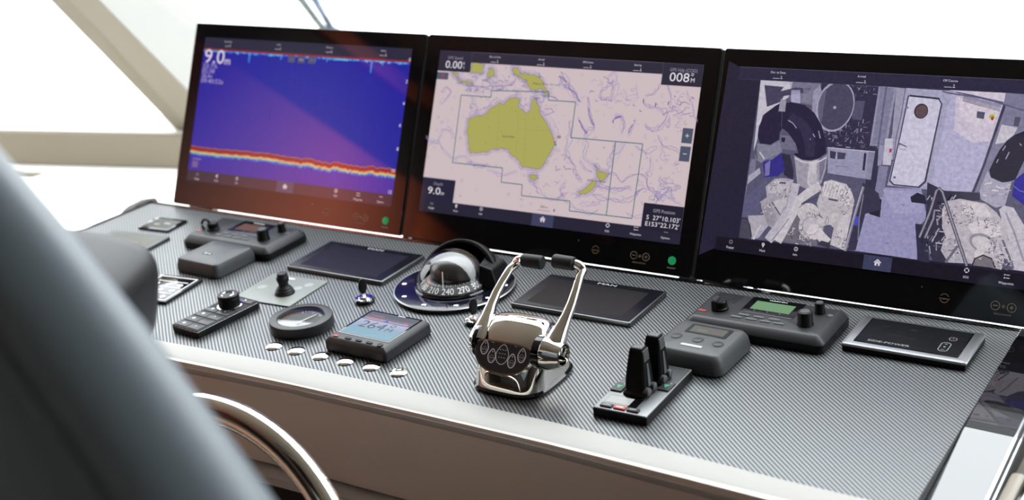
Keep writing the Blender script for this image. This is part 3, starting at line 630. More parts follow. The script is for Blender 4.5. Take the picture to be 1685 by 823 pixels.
q = [(457.6,298.9),(458.2,261.5)]; p.rect(q[1][0], q[1][1], AW, AH, DK, 6); p.rect(q[1][0] - .5, AH - tb, q[1][0] + .3, AH, (80, 76, 92), 7)
q = [(495.5,285.0),(493.6,268.1)]; p.text('GPS Hdg (COG)', q[0][0] + 1, q[0][1] + .2, 5.8, (150, 142, 160), 7, 'c', 50); p.text('008', q[1][0] - 3, q[1][1] + .5, 15.5, (226, 220, 228), 7, 'c', 36)
p.ring(q[1][0] + 20, q[1][1] + 13.4, 1.9, .9, (220, 214, 224), 7); p.text('M', q[1][0] + 21.5, q[1][1] + .4, 7.6, (220, 214, 224), 7)
for t, q in zip('+-', [(519.1,180.1),(519.2,149.8)]):
    p.rect(q[0] - 9.4, q[1] - 12.5, q[0] + 9.4, q[1] + 12.5, (78, 84, 104), 6); p.line([(q[0] - 3.4, q[1]), (q[0] + 3.4, q[1])], 1, (216, 214, 222), 7)
    if t == '+': p.line([(q[0], q[1] - 3.4), (q[0], q[1] + 3.4)], 1, (216, 214, 222), 7)
q = [(73.0,61.9),(-1.1,62.8)]; p.rect(0, 18, q[0][0], q[1][1], (38, 36, 58), 6)
q = [(36.8,50.6),(31.4,33.2)]; p.text('Depth', q[0][0] - 1, q[0][1], 5.6, (150, 142, 160), 7, 'c', 20); p.text('9.0', q[1][0] - 3, q[1][1] + .3, 13.5, (226, 220, 228), 7, 'c', 28); p.text('m', q[1][0] + 16, q[1][1] + .3, 7.6, (220, 214, 224), 7)
q = [(457.4,62.4),(493.3,49.3),(494.2,35.7),(494.7,25.0)]; p.rect(q[0][0], 18, AW, q[0][1], (34, 32, 50), 6)
p.text('GPS Position', q[1][0] + 3, q[1][1] - 1, 5.8, (160, 152, 168), 7, 'c', 40); p.text("S  27°10.103'", q[2][0] + 2, q[2][1] - .3, 7.8, (226, 220, 228), 7, 'c', 62); p.text("E153°22.172'", q[3][0] + 1, q[3][1] - .3, 7.8, (226, 220, 228), 7, 'c', 62)
ui(p, 0, [(27.2,16.9),(81.7,17.0),(136.3,17.3),(266.2,12.9),(395.0,16.8),(449.3,17.8),(504.7,18.0)])
p.build('display', m2, Matrix.Translation((0, 0, .0002)))

# ---- engine room camera picture
p = Pic()
p.rect(0, 0, AW, AH, (34, 31, 50), 0)
p.poly([(39.4,279.6),(544.9,276.5),(578.7,23.0),(484.3,26.1),(39.5,24.0)], (88, 85, 112), 1)
def pp(P, c, z=2): p.poly(P, c, z)
pp([(39.4,279.6),(94.9,279.3),(91.4,254.0),(69.9,238.2),(51.2,222.4),(47.6,183.0),(44.2,163.1)], (196, 190, 204), 2)
pp([(89.8,279.1),(142.8,278.8),(141.1,242.4),(115.2,245.7),(94.2,249.3)], (120, 116, 142), 2)
pp([(47.1,271.1),(80.8,269.9),(76.6,262.9),(101.4,270.0),(126.0,269.3),(122.8,263.4),(82.9,255.5),(78.2,245.5),(56.5,236.4)], (70, 66, 92), 3)
pp([(93.8,265.7),(109.1,266.5),(112.2,245.5),(96.7,246.6)], (170, 165, 196), 3); pp([(113.6,270.6),(126.3,267.4),(128.1,248.4),(115.0,247.6)], (128, 124, 146), 3)
pp([(140.8,278.7),(234.1,277.7),(243.5,178.7),(160.3,179.8),(157.5,219.6)], (52, 48, 74), 2)
pp([(167.3,179.4),(243.5,178.7),(243.0,135.8),(173.1,140.0)], (150, 148, 176), 4); p.line([(167.3,179.4),(243.5,178.7)], 1.4, (186, 182, 206), 5)
pp([(226.7,175.5),(230.5,175.8),(231.5,148.8),(227.6,149.4)], (50, 48, 72), 5); p.line([(183.2,152.2),(204.8,152.1)], .6, (90, 88, 116), 5)
pp([(171.9,175.0),(182.0,173.9),(181.7,162.5),(173.6,163.7)], (60, 58, 80), 5); pp([(184.0,174.0),(197.9,173.2),(197.3,163.8),(185.6,162.8)], (70, 66, 92), 5)
pp([(197.8,254.2),(217.1,255.3),(215.6,225.3),(200.0,226.1)], (84, 80, 108), 4)
for k in range(170):    # pipework in the dark corner
    x0, y0 = R_.choice([(166.4,205.9),(182.5,197.6),(196.4,203.3),(211.6,199.7),(227.3,191.4),(179.0,187.8),(203.7,186.9),(189.5,217.0),(219.2,214.3),(201.5,269.5),(216.6,265.6)]); x0 += R_.uniform(-12, 12); y0 += R_.uniform(-10, 10)
    l = R_.uniform(2, 8); a = R_.choice([0, pi / 2, R_.uniform(0, pi)]); p.line([(x0, y0), (x0 + l * cos(a), y0 + l * sin(a))], R_.uniform(.4, 1.6), R_.choice([(34, 30, 50), (90, 84, 108), (130, 124, 146), (60, 56, 80), (160, 154, 170)]), 3)
# fan
q = [(169.8,244.1)][0]; p.ell(q[0], q[1], 31, 40, (164, 160, 184), 4, -.12); p.ell(q[0] + 1, q[1], 28, 37, (74, 70, 96), 5, -.12)
p.poly([(q[0] + 28 * 1. * cos(a) * .98, q[1] + 36 * sin(a)) for a in (radians(130 + 9 * k) for k in range(12))], (98, 94, 120), 6)
p.ell(q[0], q[1] - 2, 2.6, 2.6, (160, 156, 170), 7)
pp([(130.6,265.8),(141.2,275.9),(144.6,266.5),(138.1,242.2),(144.2,213.9),(134.2,227.6)], (150, 146, 170), 4)
# dark exhaust elbow
elb = [(47.5,188.3),(47.2,203.5),(54.0,225.0),(72.7,240.3),(95.6,246.5),(120.2,243.1),(137.6,232.1),(151.9,214.4),(160.6,194.7),(166.6,170.8),(155.8,162.3),(142.5,157.4),(128.3,157.2),(117.7,160.2),(112.8,165.6),(120.7,167.4),(113.4,182.0),(98.7,197.7),(87.9,204.3),(84.7,198.6),(84.7,185.7),(71.7,176.9),(53.3,177.5)]
pp(elb, (40, 35, 62), 6)
elb2 = [(94.6,218.4),(107.7,213.4),(119.7,201.7),(128.4,184.1),(133.6,162.4),(147.6,163.5),(146.4,185.4),(137.2,206.8),(120.9,221.0),(101.2,229.4)]; pp(elb2, (52, 47, 76), 7)
for P in ([(95.8,217.5),(104.7,213.2),(111.9,206.0)], [(148.6,204.7),(153.4,192.6)], [(140.3,199.3),(144.2,193.9)], [(136.5,191.4),(137.7,189.6)]): p.line(P, 1.6, (150, 144, 170), 8)
pp([(78.5,250.4),(88.0,249.0),(88.7,230.6),(77.2,230.8)], (150, 146, 164), 8); p.line([(82.3,245.7),(86.2,205.2)], .8, (90, 86, 104), 8)
pp([(85.9,193.5),(104.6,192.9),(117.0,178.4),(116.1,170.6),(90.2,171.5)], (110, 108, 132), 5); pp([(88.5,189.8),(95.8,189.4),(94.8,182.5),(89.7,182.2)], (40, 38, 56), 6)
pp([(48.5,177.1),(71.8,176.0),(86.1,184.8),(93.0,166.9),(79.3,154.2),(59.4,146.7),(49.1,151.7)], (128, 126, 146), 5); p.line([(54.7,163.9),(64.8,153.0)], 2.4, (190, 186, 200), 6); p.line([(46.9,173.1),(52.2,152.0)], 2, (84, 82, 104), 6)
pp([(62.2,148.9),(76.6,157.8),(92.2,164.9),(102.3,138.6),(91.5,128.0),(69.1,124.1)], (54, 48, 132), 5); pp([(66.9,145.3),(75.3,152.9),(76.8,128.6),(69.8,126.1)], (120, 114, 170), 6); pp([(92.2,164.9),(106.9,163.2),(116.6,139.8),(117.8,124.5),(101.4,130.8)], (48, 46, 66), 4)
# metal cone
con = [(113.9,163.2),(128.3,157.2),(143.6,156.5),(158.0,161.5),(168.3,169.0),(169.2,145.9),(165.2,122.6),(149.3,110.7),(126.1,116.9),(118.8,145.8)]
pp(con, (158, 152, 168), 7); pp([(140.7,155.3),(153.3,159.2),(155.7,122.2),(149.0,113.0),(141.5,122.8)], (196, 190, 200), 8); pp([(156.1,160.4),(166.3,166.0),(166.5,144.1),(162.3,124.7)], (120, 116, 140), 8)
p.line([(115.8,159.1),(128.8,153.9),(145.1,153.3),(158.5,157.7),(167.6,164.2)], 2, (206, 200, 210), 9)
pp([(145.4,137.5),(155.3,138.4),(159.4,124.5),(152.5,116.2),(145.9,120.4)], (182, 176, 188), 9)
# louvred column
pp([(235.4,278.7),(262.9,278.3),(260.9,203.2),(255.8,159.2),(250.3,157.8),(247.9,188.3),(233.7,187.2)], (146, 144, 172), 5)
pp([(245.4,278.3),(248.3,278.5),(248.5,183.7),(245.7,183.5)], (100, 98, 126), 7)
for k in range(46):
    t = k / 46; a = [(236.1,276.9),(261.8,276.4),(235.3,189.2),(257.9,190.9)]; x0 = a[0][0] + (a[2][0] - a[0][0]) * t; x1 = a[1][0] + (a[3][0] - a[1][0]) * t; y = a[0][1] + (a[2][1] - a[0][1]) * t
    p.line([(x0 + 2, y), (x1 - 2, y - 1)], .8, (96, 92, 120), 6)
pp([(262.5,278.3),(278.5,277.2),(276.3,227.4),(275.1,170.1),(264.3,166.4),(265.9,208.2)], (156, 152, 176), 4); p.line([(276.7,277.1),(275.9,236.6),(273.0,204.1),(273.6,167.2)], 1., (84, 80, 106), 6)
pp([(256.6,200.1),(268.8,201.0),(270.8,160.5),(257.6,160.3)], (192, 188, 206), 6); pp([(265.4,185.0),(269.1,185.3),(269.0,179.8),(265.2,179.5)], (160, 60, 80), 7)
pp([(253.1,158.1),(267.3,158.4),(265.6,111.0),(251.4,110.5)], (130, 128, 158), 6); pp([(232.7,187.2),(248.3,185.6),(251.3,157.9),(253.4,109.8),(247.3,85.9),(235.0,131.4)], (54, 52, 76), 4); pp([(244.0,108.9),(264.1,108.1),(265.2,80.4),(247.5,84.1)], (40, 38, 58), 6)
# hull side and door
pp([(278.4,278.2),(352.6,277.5),(351.2,254.8),(355.4,128.8),(269.5,129.9),(273.6,167.2),(275.9,236.6)], (164, 161, 190), 3)
pp([(281.8,267.3),(330.0,264.5),(335.5,257.5),(327.5,139.8),(318.8,130.3),(278.8,130.7),(271.4,136.5),(277.7,204.4)], (70, 66, 92), 4)
pp([(283.9,266.0),(328.4,263.5),(333.3,257.4),(324.6,141.3),(316.7,132.4),(279.9,132.7),(273.6,137.6),(279.5,204.5)], (200, 195, 216), 5)
pp([(284.5,268.4),(329.8,266.3),(331.1,263.6),(284.9,265.6)], (60, 56, 78), 6)
q = [(305.2,244.8)][0]; p.ell(q[0], q[1], 10.6, 11.4, (66, 54, 66), 7); p.ell(q[0] + .6, q[1] - .4, 8.6, 9.4, (96, 78, 82), 8); q = [(283.5,249.0)][0]; p.ell(*q, 2, 2, (130, 126, 150), 7); q = [(279.0,142.7)][0]; p.ell(*q, 2, 2, (110, 106, 130), 7)
p.line([(279.1,194.4),(285.0,192.1),(290.9,190.2)], 1.8, (90, 86, 108), 7); p.line([(277.9,196.1),(280.4,191.7)], 2, (110, 106, 128), 7); p.line([(280.3,186.2),(289.8,185.1)], 1.2, (160, 150, 180), 7)
# vent cabinet
pp([(348.7,276.4),(423.2,261.7),(417.8,232.2),(408.8,171.2),(397.6,131.9),(357.9,129.9),(334.0,133.1),(340.1,186.2),(344.1,254.4)], (176, 171, 202), 5)
pp([(353.6,270.3),(421.4,256.3),(414.2,208.0),(386.9,203.3),(358.0,219.2)], (200, 190, 208), 6); pp([(358.2,268.8),(418.7,257.1),(414.3,232.0),(387.3,225.7),(362.0,242.0)], (210, 199, 212), 7)
for k in range(6):
    a = [(365.1,270.9),(420.8,260.7),(364.3,263.7),(419.4,251.8)]; t = k / 5; p.line([(a[0][0] + (a[2][0] - a[0][0]) * t, a[0][1] + (a[2][1] - a[0][1]) * t), (a[1][0] + (a[3][0] - a[1][0]) * t, a[1][1] + (a[3][1] - a[1][1]) * t)], .9, (110, 104, 132), 8)
pp([(387.4,249.8),(399.0,248.8),(398.6,238.9),(387.9,240.0)], (84, 84, 106), 8); q = [(409.8,243.2),(410.6,240.6)]; p.ell(*q[0], 4, 3.6, (190, 180, 60), 8); p.ell(q[1][0], q[1][1], 2, 3, (150, 70, 50), 9)
p.line([(332.9,276.4),(341.3,274.2),(395.3,269.0),(453.2,254.7)], 2.2, (96, 92, 120), 8); pp([(340.7,278.7),(424.3,278.6),(423.6,265.3),(377.1,273.4)], (208, 198, 212), 7)
pp([(424.3,278.6),(544.9,276.5),(559.2,169.4),(470.1,161.5),(415.8,133.6),(398.5,132.0),(409.7,171.3),(418.6,232.3)], (126, 123, 152), 4)
pp([(423.2,261.7),(427.0,259.3),(409.1,169.4),(400.2,132.1),(395.9,131.7),(406.1,171.8)], (66, 62, 88), 8)
pp([(424.6,232.7),(448.1,229.8),(443.6,219.0),(431.6,206.6),(419.9,204.0)], (196, 190, 200), 6); pp([(441.7,245.2),(450.3,244.9),(448.7,231.6),(441.8,232.0)], (84, 80, 104), 6)
# right hand elbow, foil, drum
pp([(416.5,165.6),(422.0,182.9),(427.7,197.5),(435.5,209.6),(445.3,219.1),(457.2,225.2),(502.2,231.8),(523.9,192.0),(512.3,156.6),(478.4,162.2),(463.0,182.7),(454.6,154.9),(446.0,151.4),(436.9,149.7),(420.1,155.3)], (34, 30, 54), 9)
for P in ([(431.5,195.2),(434.8,202.5)], [(437.4,183.3),(441.0,194.1)], [(425.4,177.0),(427.2,182.5)], [(453.7,207.4),(456.7,204.1)]): p.line(P, 1.6, (150, 144, 170), 10)
pp([(414.1,164.5),(420.7,154.5),(437.0,148.9),(450.3,151.8),(449.0,142.1),(445.6,117.1),(433.0,112.3),(410.3,122.4),(406.8,135.4)], (166, 161, 182), 8)
for k in range(14):
    a = [(412.1,147.5),(445.5,124.1)]; x = R_.uniform(a[0][0], a[1][0]); y = R_.uniform(a[1][1], a[0][1]); p.line([(x, y), (x + R_.uniform(2, 10), y + R_.uniform(-3, 3))], R_.uniform(.8, 2), R_.choice([(214, 208, 216), (120, 116, 140), (196, 190, 200)]), 9)
pp([(454.1,154.8),(468.9,170.1),(559.2,169.4),(565.3,123.2),(471.6,119.7),(453.0,131.9)], (44, 38, 146), 8); p.line([(453.6,146.0),(462.9,139.8),(481.9,136.4)], 1.4, (110, 104, 190), 9)
# floor
pp([(257.7,126.0),(321.7,129.2),(336.9,86.2),(323.4,72.0),(330.2,24.0),(230.8,26.2),(241.9,83.5),(265.4,92.5)], (150, 147, 186), 5)
pp([(262.9,122.8),(320.5,124.6),(328.5,94.4),(284.9,88.0)], (162, 158, 194), 6); q = [(296.8,103.0),(281.9,43.4)]
for a in q: p.line([(a[0] - 3, a[1]), (a[0] + 3, a[1] - .6)], 1.4, (120, 116, 160), 7)
pp([(307.0,115.9),(317.0,123.3),(328.5,119.9),(333.0,107.6),(310.0,108.0)], (42, 40, 60), 7); pp([(319.9,77.1),(334.6,76.8),(349.8,20.6),(331.1,23.7)], (50, 48, 70), 7)
pp([(329.3,139.9),(357.0,129.8),(407.4,131.0),(408.8,120.5),(363.7,114.2),(356.5,101.8),(368.6,53.5),(411.6,24.7),(353.8,24.7),(335.9,54.3),(333.9,94.9)], (56, 53, 74), 6)
for k in range(60):
    a = [(331.0,121.9),(374.6,36.3)]; x = R_.uniform(a[0][0], a[1][0]); y = R_.uniform(a[1][1], a[0][1]); l = R_.uniform(2, 12); an = R_.choice([1.1, -1.3, 0]); p.line([(x, y), (x + l * cos(an), y + l * sin(an))], R_.uniform(.6, 2.6), R_.choice([(150, 145, 160), (36, 34, 52), (96, 92, 112), (186, 180, 190)]), 7)
# right engine
pp([(356.5,101.8),(361.8,115.0),(380.7,120.4),(398.6,118.6),(418.0,117.0),(435.2,105.5),(447.4,91.8),(458.0,64.0),(455.4,46.1),(453.2,24.7),(412.0,28.3),(386.3,42.2),(372.1,53.9),(361.1,75.2)], (186, 178, 188), 8)
pp([(382.8,117.9),(416.6,115.1),(431.1,97.9),(401.6,96.6),(388.8,100.6)], (206, 198, 204), 9); pp([(394.4,85.1),(415.3,92.7),(442.1,86.8),(446.5,73.2),(423.2,67.0),(405.2,71.2)], (210, 202, 208), 9)
pp([(365.9,60.4),(384.3,62.5),(390.9,47.2),(411.1,28.2),(376.1,25.6),(363.0,42.1)], (176, 170, 182), 9)
pp([(438.0,110.2),(443.9,116.9),(457.9,114.8),(476.4,90.5),(507.0,74.0),(513.5,25.5),(469.9,26.9),(451.4,50.0),(457.4,68.3),(445.8,90.7)], (192, 186, 198), 9)
p.line([(447.9,106.8),(462.4,82.0),(482.3,40.6)], 2.6, (150, 144, 164), 10); p.line([(449.0,67.3),(469.7,28.6)], 3, (110, 106, 126), 10)
q = [(421.6,59.7),(420.3,37.4)]; p.ell(q[0][0], q[0][1], 20, 13, (150, 144, 158), 10, -.3); p.ell(q[0][0] + 1, q[0][1] - 1, 17, 10, (200, 192, 200), 11, -.3); p.line([(422.2,61.6),(420.5,48.9),(416.9,37.0)], 12, (206, 198, 204), 12)
q = [(411.5,25.6),(413.6,35.7),(424.9,42.4),(437.5,38.6),(444.4,26.2)]; p.poly(q, (120, 112, 120), 12); p.line(q, 2, (46, 44, 60), 13)
# left engines
pp([(37.7,89.8),(61.9,108.8),(72.9,126.4),(75.8,107.1),(67.3,86.8),(68.4,72.3),(72.9,56.1),(36.7,57.2)], (92, 90, 122), 5); pp([(41.6,123.6),(58.4,138.8),(61.8,130.3),(41.4,110.8)], (170, 166, 186), 6)
pp([(41.7,151.1),(50.1,151.8),(52.1,124.5),(41.7,108.8),(39.7,93.9),(38.6,58.4)], (120, 118, 140), 4)
pp([(73.3,109.8),(86.9,123.7),(102.1,126.0),(118.8,124.6),(118.2,114.9),(116.6,105.2),(111.7,75.7),(95.5,45.0),(84.4,49.6),(72.6,72.7),(67.6,84.9),(78.0,92.7)], (166, 159, 172), 7)
pp([(77.0,113.1),(89.4,121.0),(115.2,121.4),(113.0,108.7),(97.5,101.4),(79.0,99.6)], (186, 179, 190), 8); pp([(94.8,119.6),(107.2,119.7),(106.6,116.8),(94.2,116.6)], (90, 86, 106), 9); pp([(89.3,87.0),(110.6,96.9),(114.0,87.6),(104.1,71.1)], (188, 181, 190), 8)
pp([(71.8,77.5),(85.7,82.8),(99.1,62.8),(97.3,47.1),(84.4,49.6)], (150, 144, 156), 8); p.line([(87.2,86.8),(104.7,67.3)], 1.6, (70, 66, 86), 9)
pp([(50.0,60.6),(77.0,64.4),(86.8,47.9),(73.1,26.9),(60.9,23.5)], (172, 166, 180), 8); p.line([(74.1,48.5),(65.1,24.0)], 3, (196, 190, 200), 9)
pp([(39.5,24.0),(39.1,55.5),(47.3,57.3),(55.4,46.4),(62.0,23.7)], (74, 71, 88), 9); p.line([(39.1,55.5),(48.7,55.5),(55.4,46.4),(61.4,27.5)], 1.4, (36, 34, 50), 10)
pp([(87.8,26.6),(119.8,76.6),(150.7,74.0),(172.7,26.9),(157.9,25.1)], (110, 105, 118), 6)
p.line([(123.7,119.3),(121.9,97.0),(119.6,77.5),(107.7,54.1),(90.2,25.0)], [13, 13, 14, 16, 15], (184, 178, 192), 8); p.line([(164.0,120.1),(146.0,106.0),(131.6,93.1),(126.4,73.4),(114.4,43.2),(106.8,24.9)], [15, 15, 14, 13, 13, 13], (198, 191, 200), 9)
p.line([(119.7,63.1),(109.1,44.5),(96.3,25.7)], 1., (90, 86, 104), 10); p.line([(161.7,101.8),(145.9,92.6),(134.3,81.9)], 1.4, (70, 66, 84), 10)
pp([(169.1,126.3),(180.5,130.2),(205.7,125.9),(216.1,114.6),(221.8,102.0),(220.9,81.3),(218.9,54.9),(216.2,26.4),(193.1,30.2),(195.1,56.9),(170.9,73.3),(162.2,91.4)], (186, 178, 186), 9)
pp([(169.2,125.4),(180.6,129.2),(206.0,124.0),(217.9,109.2),(214.4,99.4),(168.3,104.4)], (206, 199, 206), 10)
for k in range(9):
    a = [(169.5,123.5),(209.8,117.8)]; t = k / 8; x = a[0][0] + (a[1][0] - a[0][0]) * t; y = a[0][1] + (a[1][1] - a[0][1]) * t; p.line([(x, y + 3), (x - 4, y - 17)], .7, (130, 124, 140), 11)
pp([(180.6,101.8),(195.7,100.4),(195.1,97.5),(180.1,98.9)], (90, 84, 100), 12)
q = [(150.4,75.9),(157.8,52.8),(164.7,46.9)]; p.ell(q[0][0], q[0][1], 18, 15, (196, 188, 194), 10); p.ell(q[1][0] + 1, q[1][1] + 2, 21, 21, (140, 134, 148), 10); p.ell(q[1][0], q[1][1] + 3, 20, 20, (190, 183, 192), 11); p.ring(q[1][0], q[1][1] + 3, 14, 1, (140, 134, 146), 12); p.ell(q[2][0], q[2][1], 12, 12, (208, 200, 206), 12)
for k in range(12):
    a = k * pi / 6; p.line([(q[1][0] + 14 * cos(a), q[1][1] + 3 + 14 * sin(a)), (q[1][0] + 20 * cos(a), q[1][1] + 3 + 20 * sin(a))], .8, (140, 134, 148), 12)
p.line([(166.9,66.2),(178.3,63.6),(187.8,66.5),(194.7,72.9),(195.9,78.7)], 11, (196, 188, 192), 13); p.ring(*[(182.9,66.0)][0], 6, 1, (130, 124, 138), 14, rx=.4)
p.line([(169.7,47.5),(179.9,39.1),(188.8,32.6)], 15, (206, 199, 206), 13); pp([(172.4,28.8),(178.5,35.2),(192.7,33.0),(194.0,23.7)], (60, 56, 72), 14)
pp([(205.0,76.8),(216.1,80.8),(218.9,54.9),(216.5,24.5),(197.1,29.8),(201.3,54.8)], (198, 190, 198), 10)
for k in range(620):   # cast detail, bolts and hoses
    c = R_.choice([(88.5,113.2),(80.8,73.5),(106.0,100.3),(174.8,114.5),(200.0,111.2),(207.1,95.9),(200.0,43.3),(211.0,35.2),(213.3,87.1),(155.4,76.4),(135.3,40.7),(151.7,33.0),(392.2,101.0),(376.0,90.3),(402.7,88.7),(429.3,85.4),(435.2,74.5),(377.2,50.0),(392.1,38.4),(442.4,53.3),(365.9,98.3),(449.0,36.5),(458.0,33.2)])
    x, y = c[0] + R_.uniform(-11, 11), c[1] + R_.uniform(-9, 9); l = R_.uniform(1, 6); a = R_.uniform(0, pi)
    p.line([(x, y), (x + l * cos(a), y + l * sin(a))], R_.uniform(.4, 1.3), R_.choice([(120, 114, 130), (220, 212, 218), (80, 76, 94), (150, 144, 158), (214, 206, 212), (62, 58, 76)]), 13)
# rails
pp([(231.2,131.0),(258.1,116.8),(265.4,92.5),(241.9,83.5),(234.7,26.7),(218.4,24.8),(225.8,74.4)], (58, 55, 78), 8); pp([(226.2,78.1),(232.9,78.8),(232.2,63.8),(224.3,64.8)], (70, 80, 180), 9)
p.line([(233.1,124.6),(226.4,83.8),(218.6,23.8)], 4., (130, 126, 146), 14); p.line([(232.1,124.6),(225.4,83.7),(217.6,23.7)], 1.4, (180, 175, 190), 15); p.line([(234.8,112.7),(233.4,75.2),(236.2,42.8)], 2, (120, 116, 136), 9)
for P in ([(329.1,57.1),(339.3,95.5),(344.6,128.7),(348.5,132.6),(353.7,127.7),(371.6,89.9),(403.9,23.8)], [(337.4,57.2),(345.9,87.1),(345.9,99.8),(354.9,99.8)]):
    p.line(P, 5, (66, 62, 80), 14); p.line(P, 2.6, (146, 141, 156), 15)
p.line([(386.8,51.2),(372.6,25.2)], 4, (110, 106, 122), 14)
# blank margin at the left of the picture, then the menu bars
pp([(-20.7,307.6),(39.4,279.6),(39.5,24.0),(-27.0,-12.6)], (38, 35, 56), 16)
p.rect(0, AH - 20, AW, AH, (44, 41, 66), 17); p.rect(0, AH - .8, AW, AH, (84, 78, 100), 18); p.rect(0, AH - 20.4, AW, AH - 19.8, (70, 66, 88), 18)
sv = p.add
def lift(vs, fs, col, z): sv(vs, fs, col, z + 16)
p.add = lift
for t, h in zip(('Dist. to Dest.', 'Arrival', 'Off Course', 'Bearing'), [(68.2,291.7),(206.2,290.4),(342.7,290.5),(471.0,290.7)]): header(p, t, h[0], 3.5)
ui(p, 0, [(26.8,15.7),(83.0,17.3),(138.8,17.2),(271.2,12.6),(404.7,17.6),(462.0,16.2),(514.8,16.2)], bar=(26, 23, 36))
picm3 = picm.copy(); picm3.name = 'camera_picture'; nt = picm3.node_tree; at = [n for n in nt.nodes if n.type == 'ATTRIBUTE'][0]
tc = nt.nodes.new('ShaderNodeTexCoord'); n1 = nt.nodes.new('ShaderNodeTexNoise'); n1.inputs['Scale'].default_value = 150; n1.inputs['Detail'].default_value = 7; n1.inputs['Roughness'].default_value = .7
mr = nt.nodes.new('ShaderNodeMapRange'); mr.inputs[1].default_value = .32; mr.inputs[2].default_value = .68; mr.inputs[3].default_value = .74; mr.inputs[4].default_value = 1.12
nt.links.new(tc.outputs['Object'], n1.inputs['Vector']); nt.links.new(n1.outputs['Fac'], mr.inputs[0])
pbx = bsdf(picm3); nt.links.new(mr.outputs[0], pbx.inputs['Emission Strength'])
p.build('display', m3, Matrix.Translation((0, 0, .0002)), picm3)

# ------------------------------------------------------------------ instruments on the console
def slab(mb, w, d, r, h, m, ins=.0012): return mb.rrect(0, 0, w, d, r, [(.0003, 0), (0, .0006), (0, h - ins), (ins * .4, h - ins * .35), (ins, h)], m)
def disp(parent, pic, x0, y0, z, name='screen'): return pic.build(name, parent, Matrix.Translation((x0, y0, z)), picm2)

# the two engine displays
def engine_display(label, u, v, lit):
    e = on_console('engine_display', label, 'display', u, v)
    slab(MB(), .217, .128, .003, .0075, alud, .001).build('frame', e)
    MB().rrect(0, 0, .211, .122, .002, [(0, .0072), (0, .0080), (.0004, .0083)], mat('dark_glass', (.006, .006, .010), .25, ior=1.45, spec=.15)).build('front_glass', e)
    p = Pic(); p.rect(0, 0, 172, 96, (10, 9, 34) if lit else (9, 9, 13), 0)
    if lit:
        for k in range(7): x = 12 + k * 22; p.ring(x, 50 + (k % 2) * 10, 8, .5, (18, 17, 46), 1)
    else:
        p.ell(22, 4, .8, .8, (60, 62, 60), 1); p.ell(29, 3.4, .8, .8, (60, 62, 60), 1)
    disp(e, p, -.086, -.050, .0084)
    mb = MB(); mb.text('MAN', 0.006, .0503, .0068, mat('silver_print', (.5, .5, .52), .4), .0084, wd=.034); mb.build('lettering', e)
    return e
engine_display('dark blue engine display beside the left monitor foot, nearest the compass', -.035, -.119, True)
engine_display('black engine display right of the chrome throttle, below the middle monitor', .442, -.117, False)

# two radios
def radio(label, u, v, ang, lcd, lcddark, handset):
    e = on_console('marine_radio', label, 'radio', u, v, ang)
    W, D = .210, .108
    mb = MB(); mb.rrect(0, 0, W + .012, D + .010, .014, [(.001, 0), (0, .002), (0, .013), (.0015, .0145)], black); mb.build('base', e)
    mb = MB(); mb.rrect(0, 0, W + .010, D + .008, .013, [(0, .0140), (.001, .0160), (.009, .0235), (.012, .0245), (.013, .0248)], greyd, seg=6); mb.build('faceplate', e)
    z = .0249
    mb = MB()
    for k in range(7): mb.rrect(-.072 - k * .0008, .040 - k * .0062, .040 - (k > 4) * .012, .0018, .0009, [(0, z - .0003), (0, z + .0002)], black)
    mb.build('speaker_grille', e)
    mb = MB(); mb.rrect(.004, .018, .084, .056, .003, [(0, z - .0003), (0, z + .0006), (.0005, z + .0008)], blackg); mb.build('screen_surround', e)
    p = Pic(); p.rect(0, 0, 62, 30, lcd, 0)
    for k in range(3): p.rect(9 + k * 20, -5.5, 9.6 + k * 20, -2, (190, 196, 190), 1)
    if lcddark:
        for a in range(3): p.text(('13', '25W', 'INT')[a], 12 + a * 20, 12, 6, lcddark, 1)
    disp(e, p, -.027, .003, z + .0010)
    mb = MB(); mb.text('GARMIN', .004, .0385, .0036, white, z + .0009, wd=.028); mb.build('lettering', e)
    for r_, (y, xs) in enumerate(((-.020, (-.026, -.002, .022)), (-.0305, (-.034, -.010, .012, .033)))):
        for x in xs:
            mb = MB(); mb.rrect(x, y, .0175, .0062, .002, [(0, z - .0005), (0, z + .0008), (.0008, z + .0014)], greym); mb.build('key', e)
    def knob(x, y, r, h, nm='knob'):
        mb = MB(); n = 36; prof = [(r * 1.08, z - .001), (r * 1.08, z + .0015), (r, z + .003)]
        mb.lathe(x, y, prof + [(r * .96, z + h - .002), (r * .9, z + h - .0004), (r * .82, z + h)], black, n)
        ko = mb.build(nm, e)
        MB().lathe(x, y, [(r * .62, z + h - .0002), (r * .62, z + h + .0004), (r * .5, z + h + .0004)], alud, 24).build('knob_cap', ko)
        return ko
    knob(.069, -.018, .0115, .021); knob(.074, .027, .0078, .017)
    # hand microphone socket with its clip
    mb = MB(); mb.lathe(-.068, -.012, [(.0125, z - .001), (.0125, z + .003), (.0105, z + .004), (.0105, z + .013), (.009, z + .0145)], black, 30); soc = mb.build('microphone_socket', e)
    mb = MB()
    if handset:
        mb.tube([(-.068 + .0 + .012 * cos(a) - .012, -.016 , z + .008 + .012 * sin(a)) for a in (radians(-70 + 20 * k) for k in range(16))], .0026, rubber, 10)
    else:
        mb.rrect(-.074, -.014, .0095, .021, .004, [(0, z + .001), (0, z + .016), (.002, z + .018)], rubber)
    mb.build('socket_cap', e)
    mb = MB(); mb.rrect(-.091, -.027, .013, .0055, .001, [(0, z - .0003), (0, z + .0006)], mat('red_print', (.35, .04, .04), .4)); k = mb.build('distress_key', e); k['label'] = 'small red distress key'
    mb = MB(); mb.lathe(.092, .022, [(.0045, z - .0003), (.0045, z + .0006), (.0038, z + .0006)], greym, 20); mb.build('power_key', e)
    return e
radio('black marine radio with a lit orange screen and three knobs, below the left monitor', -.312, -.108, -1, (104, 70, 52), None, True)
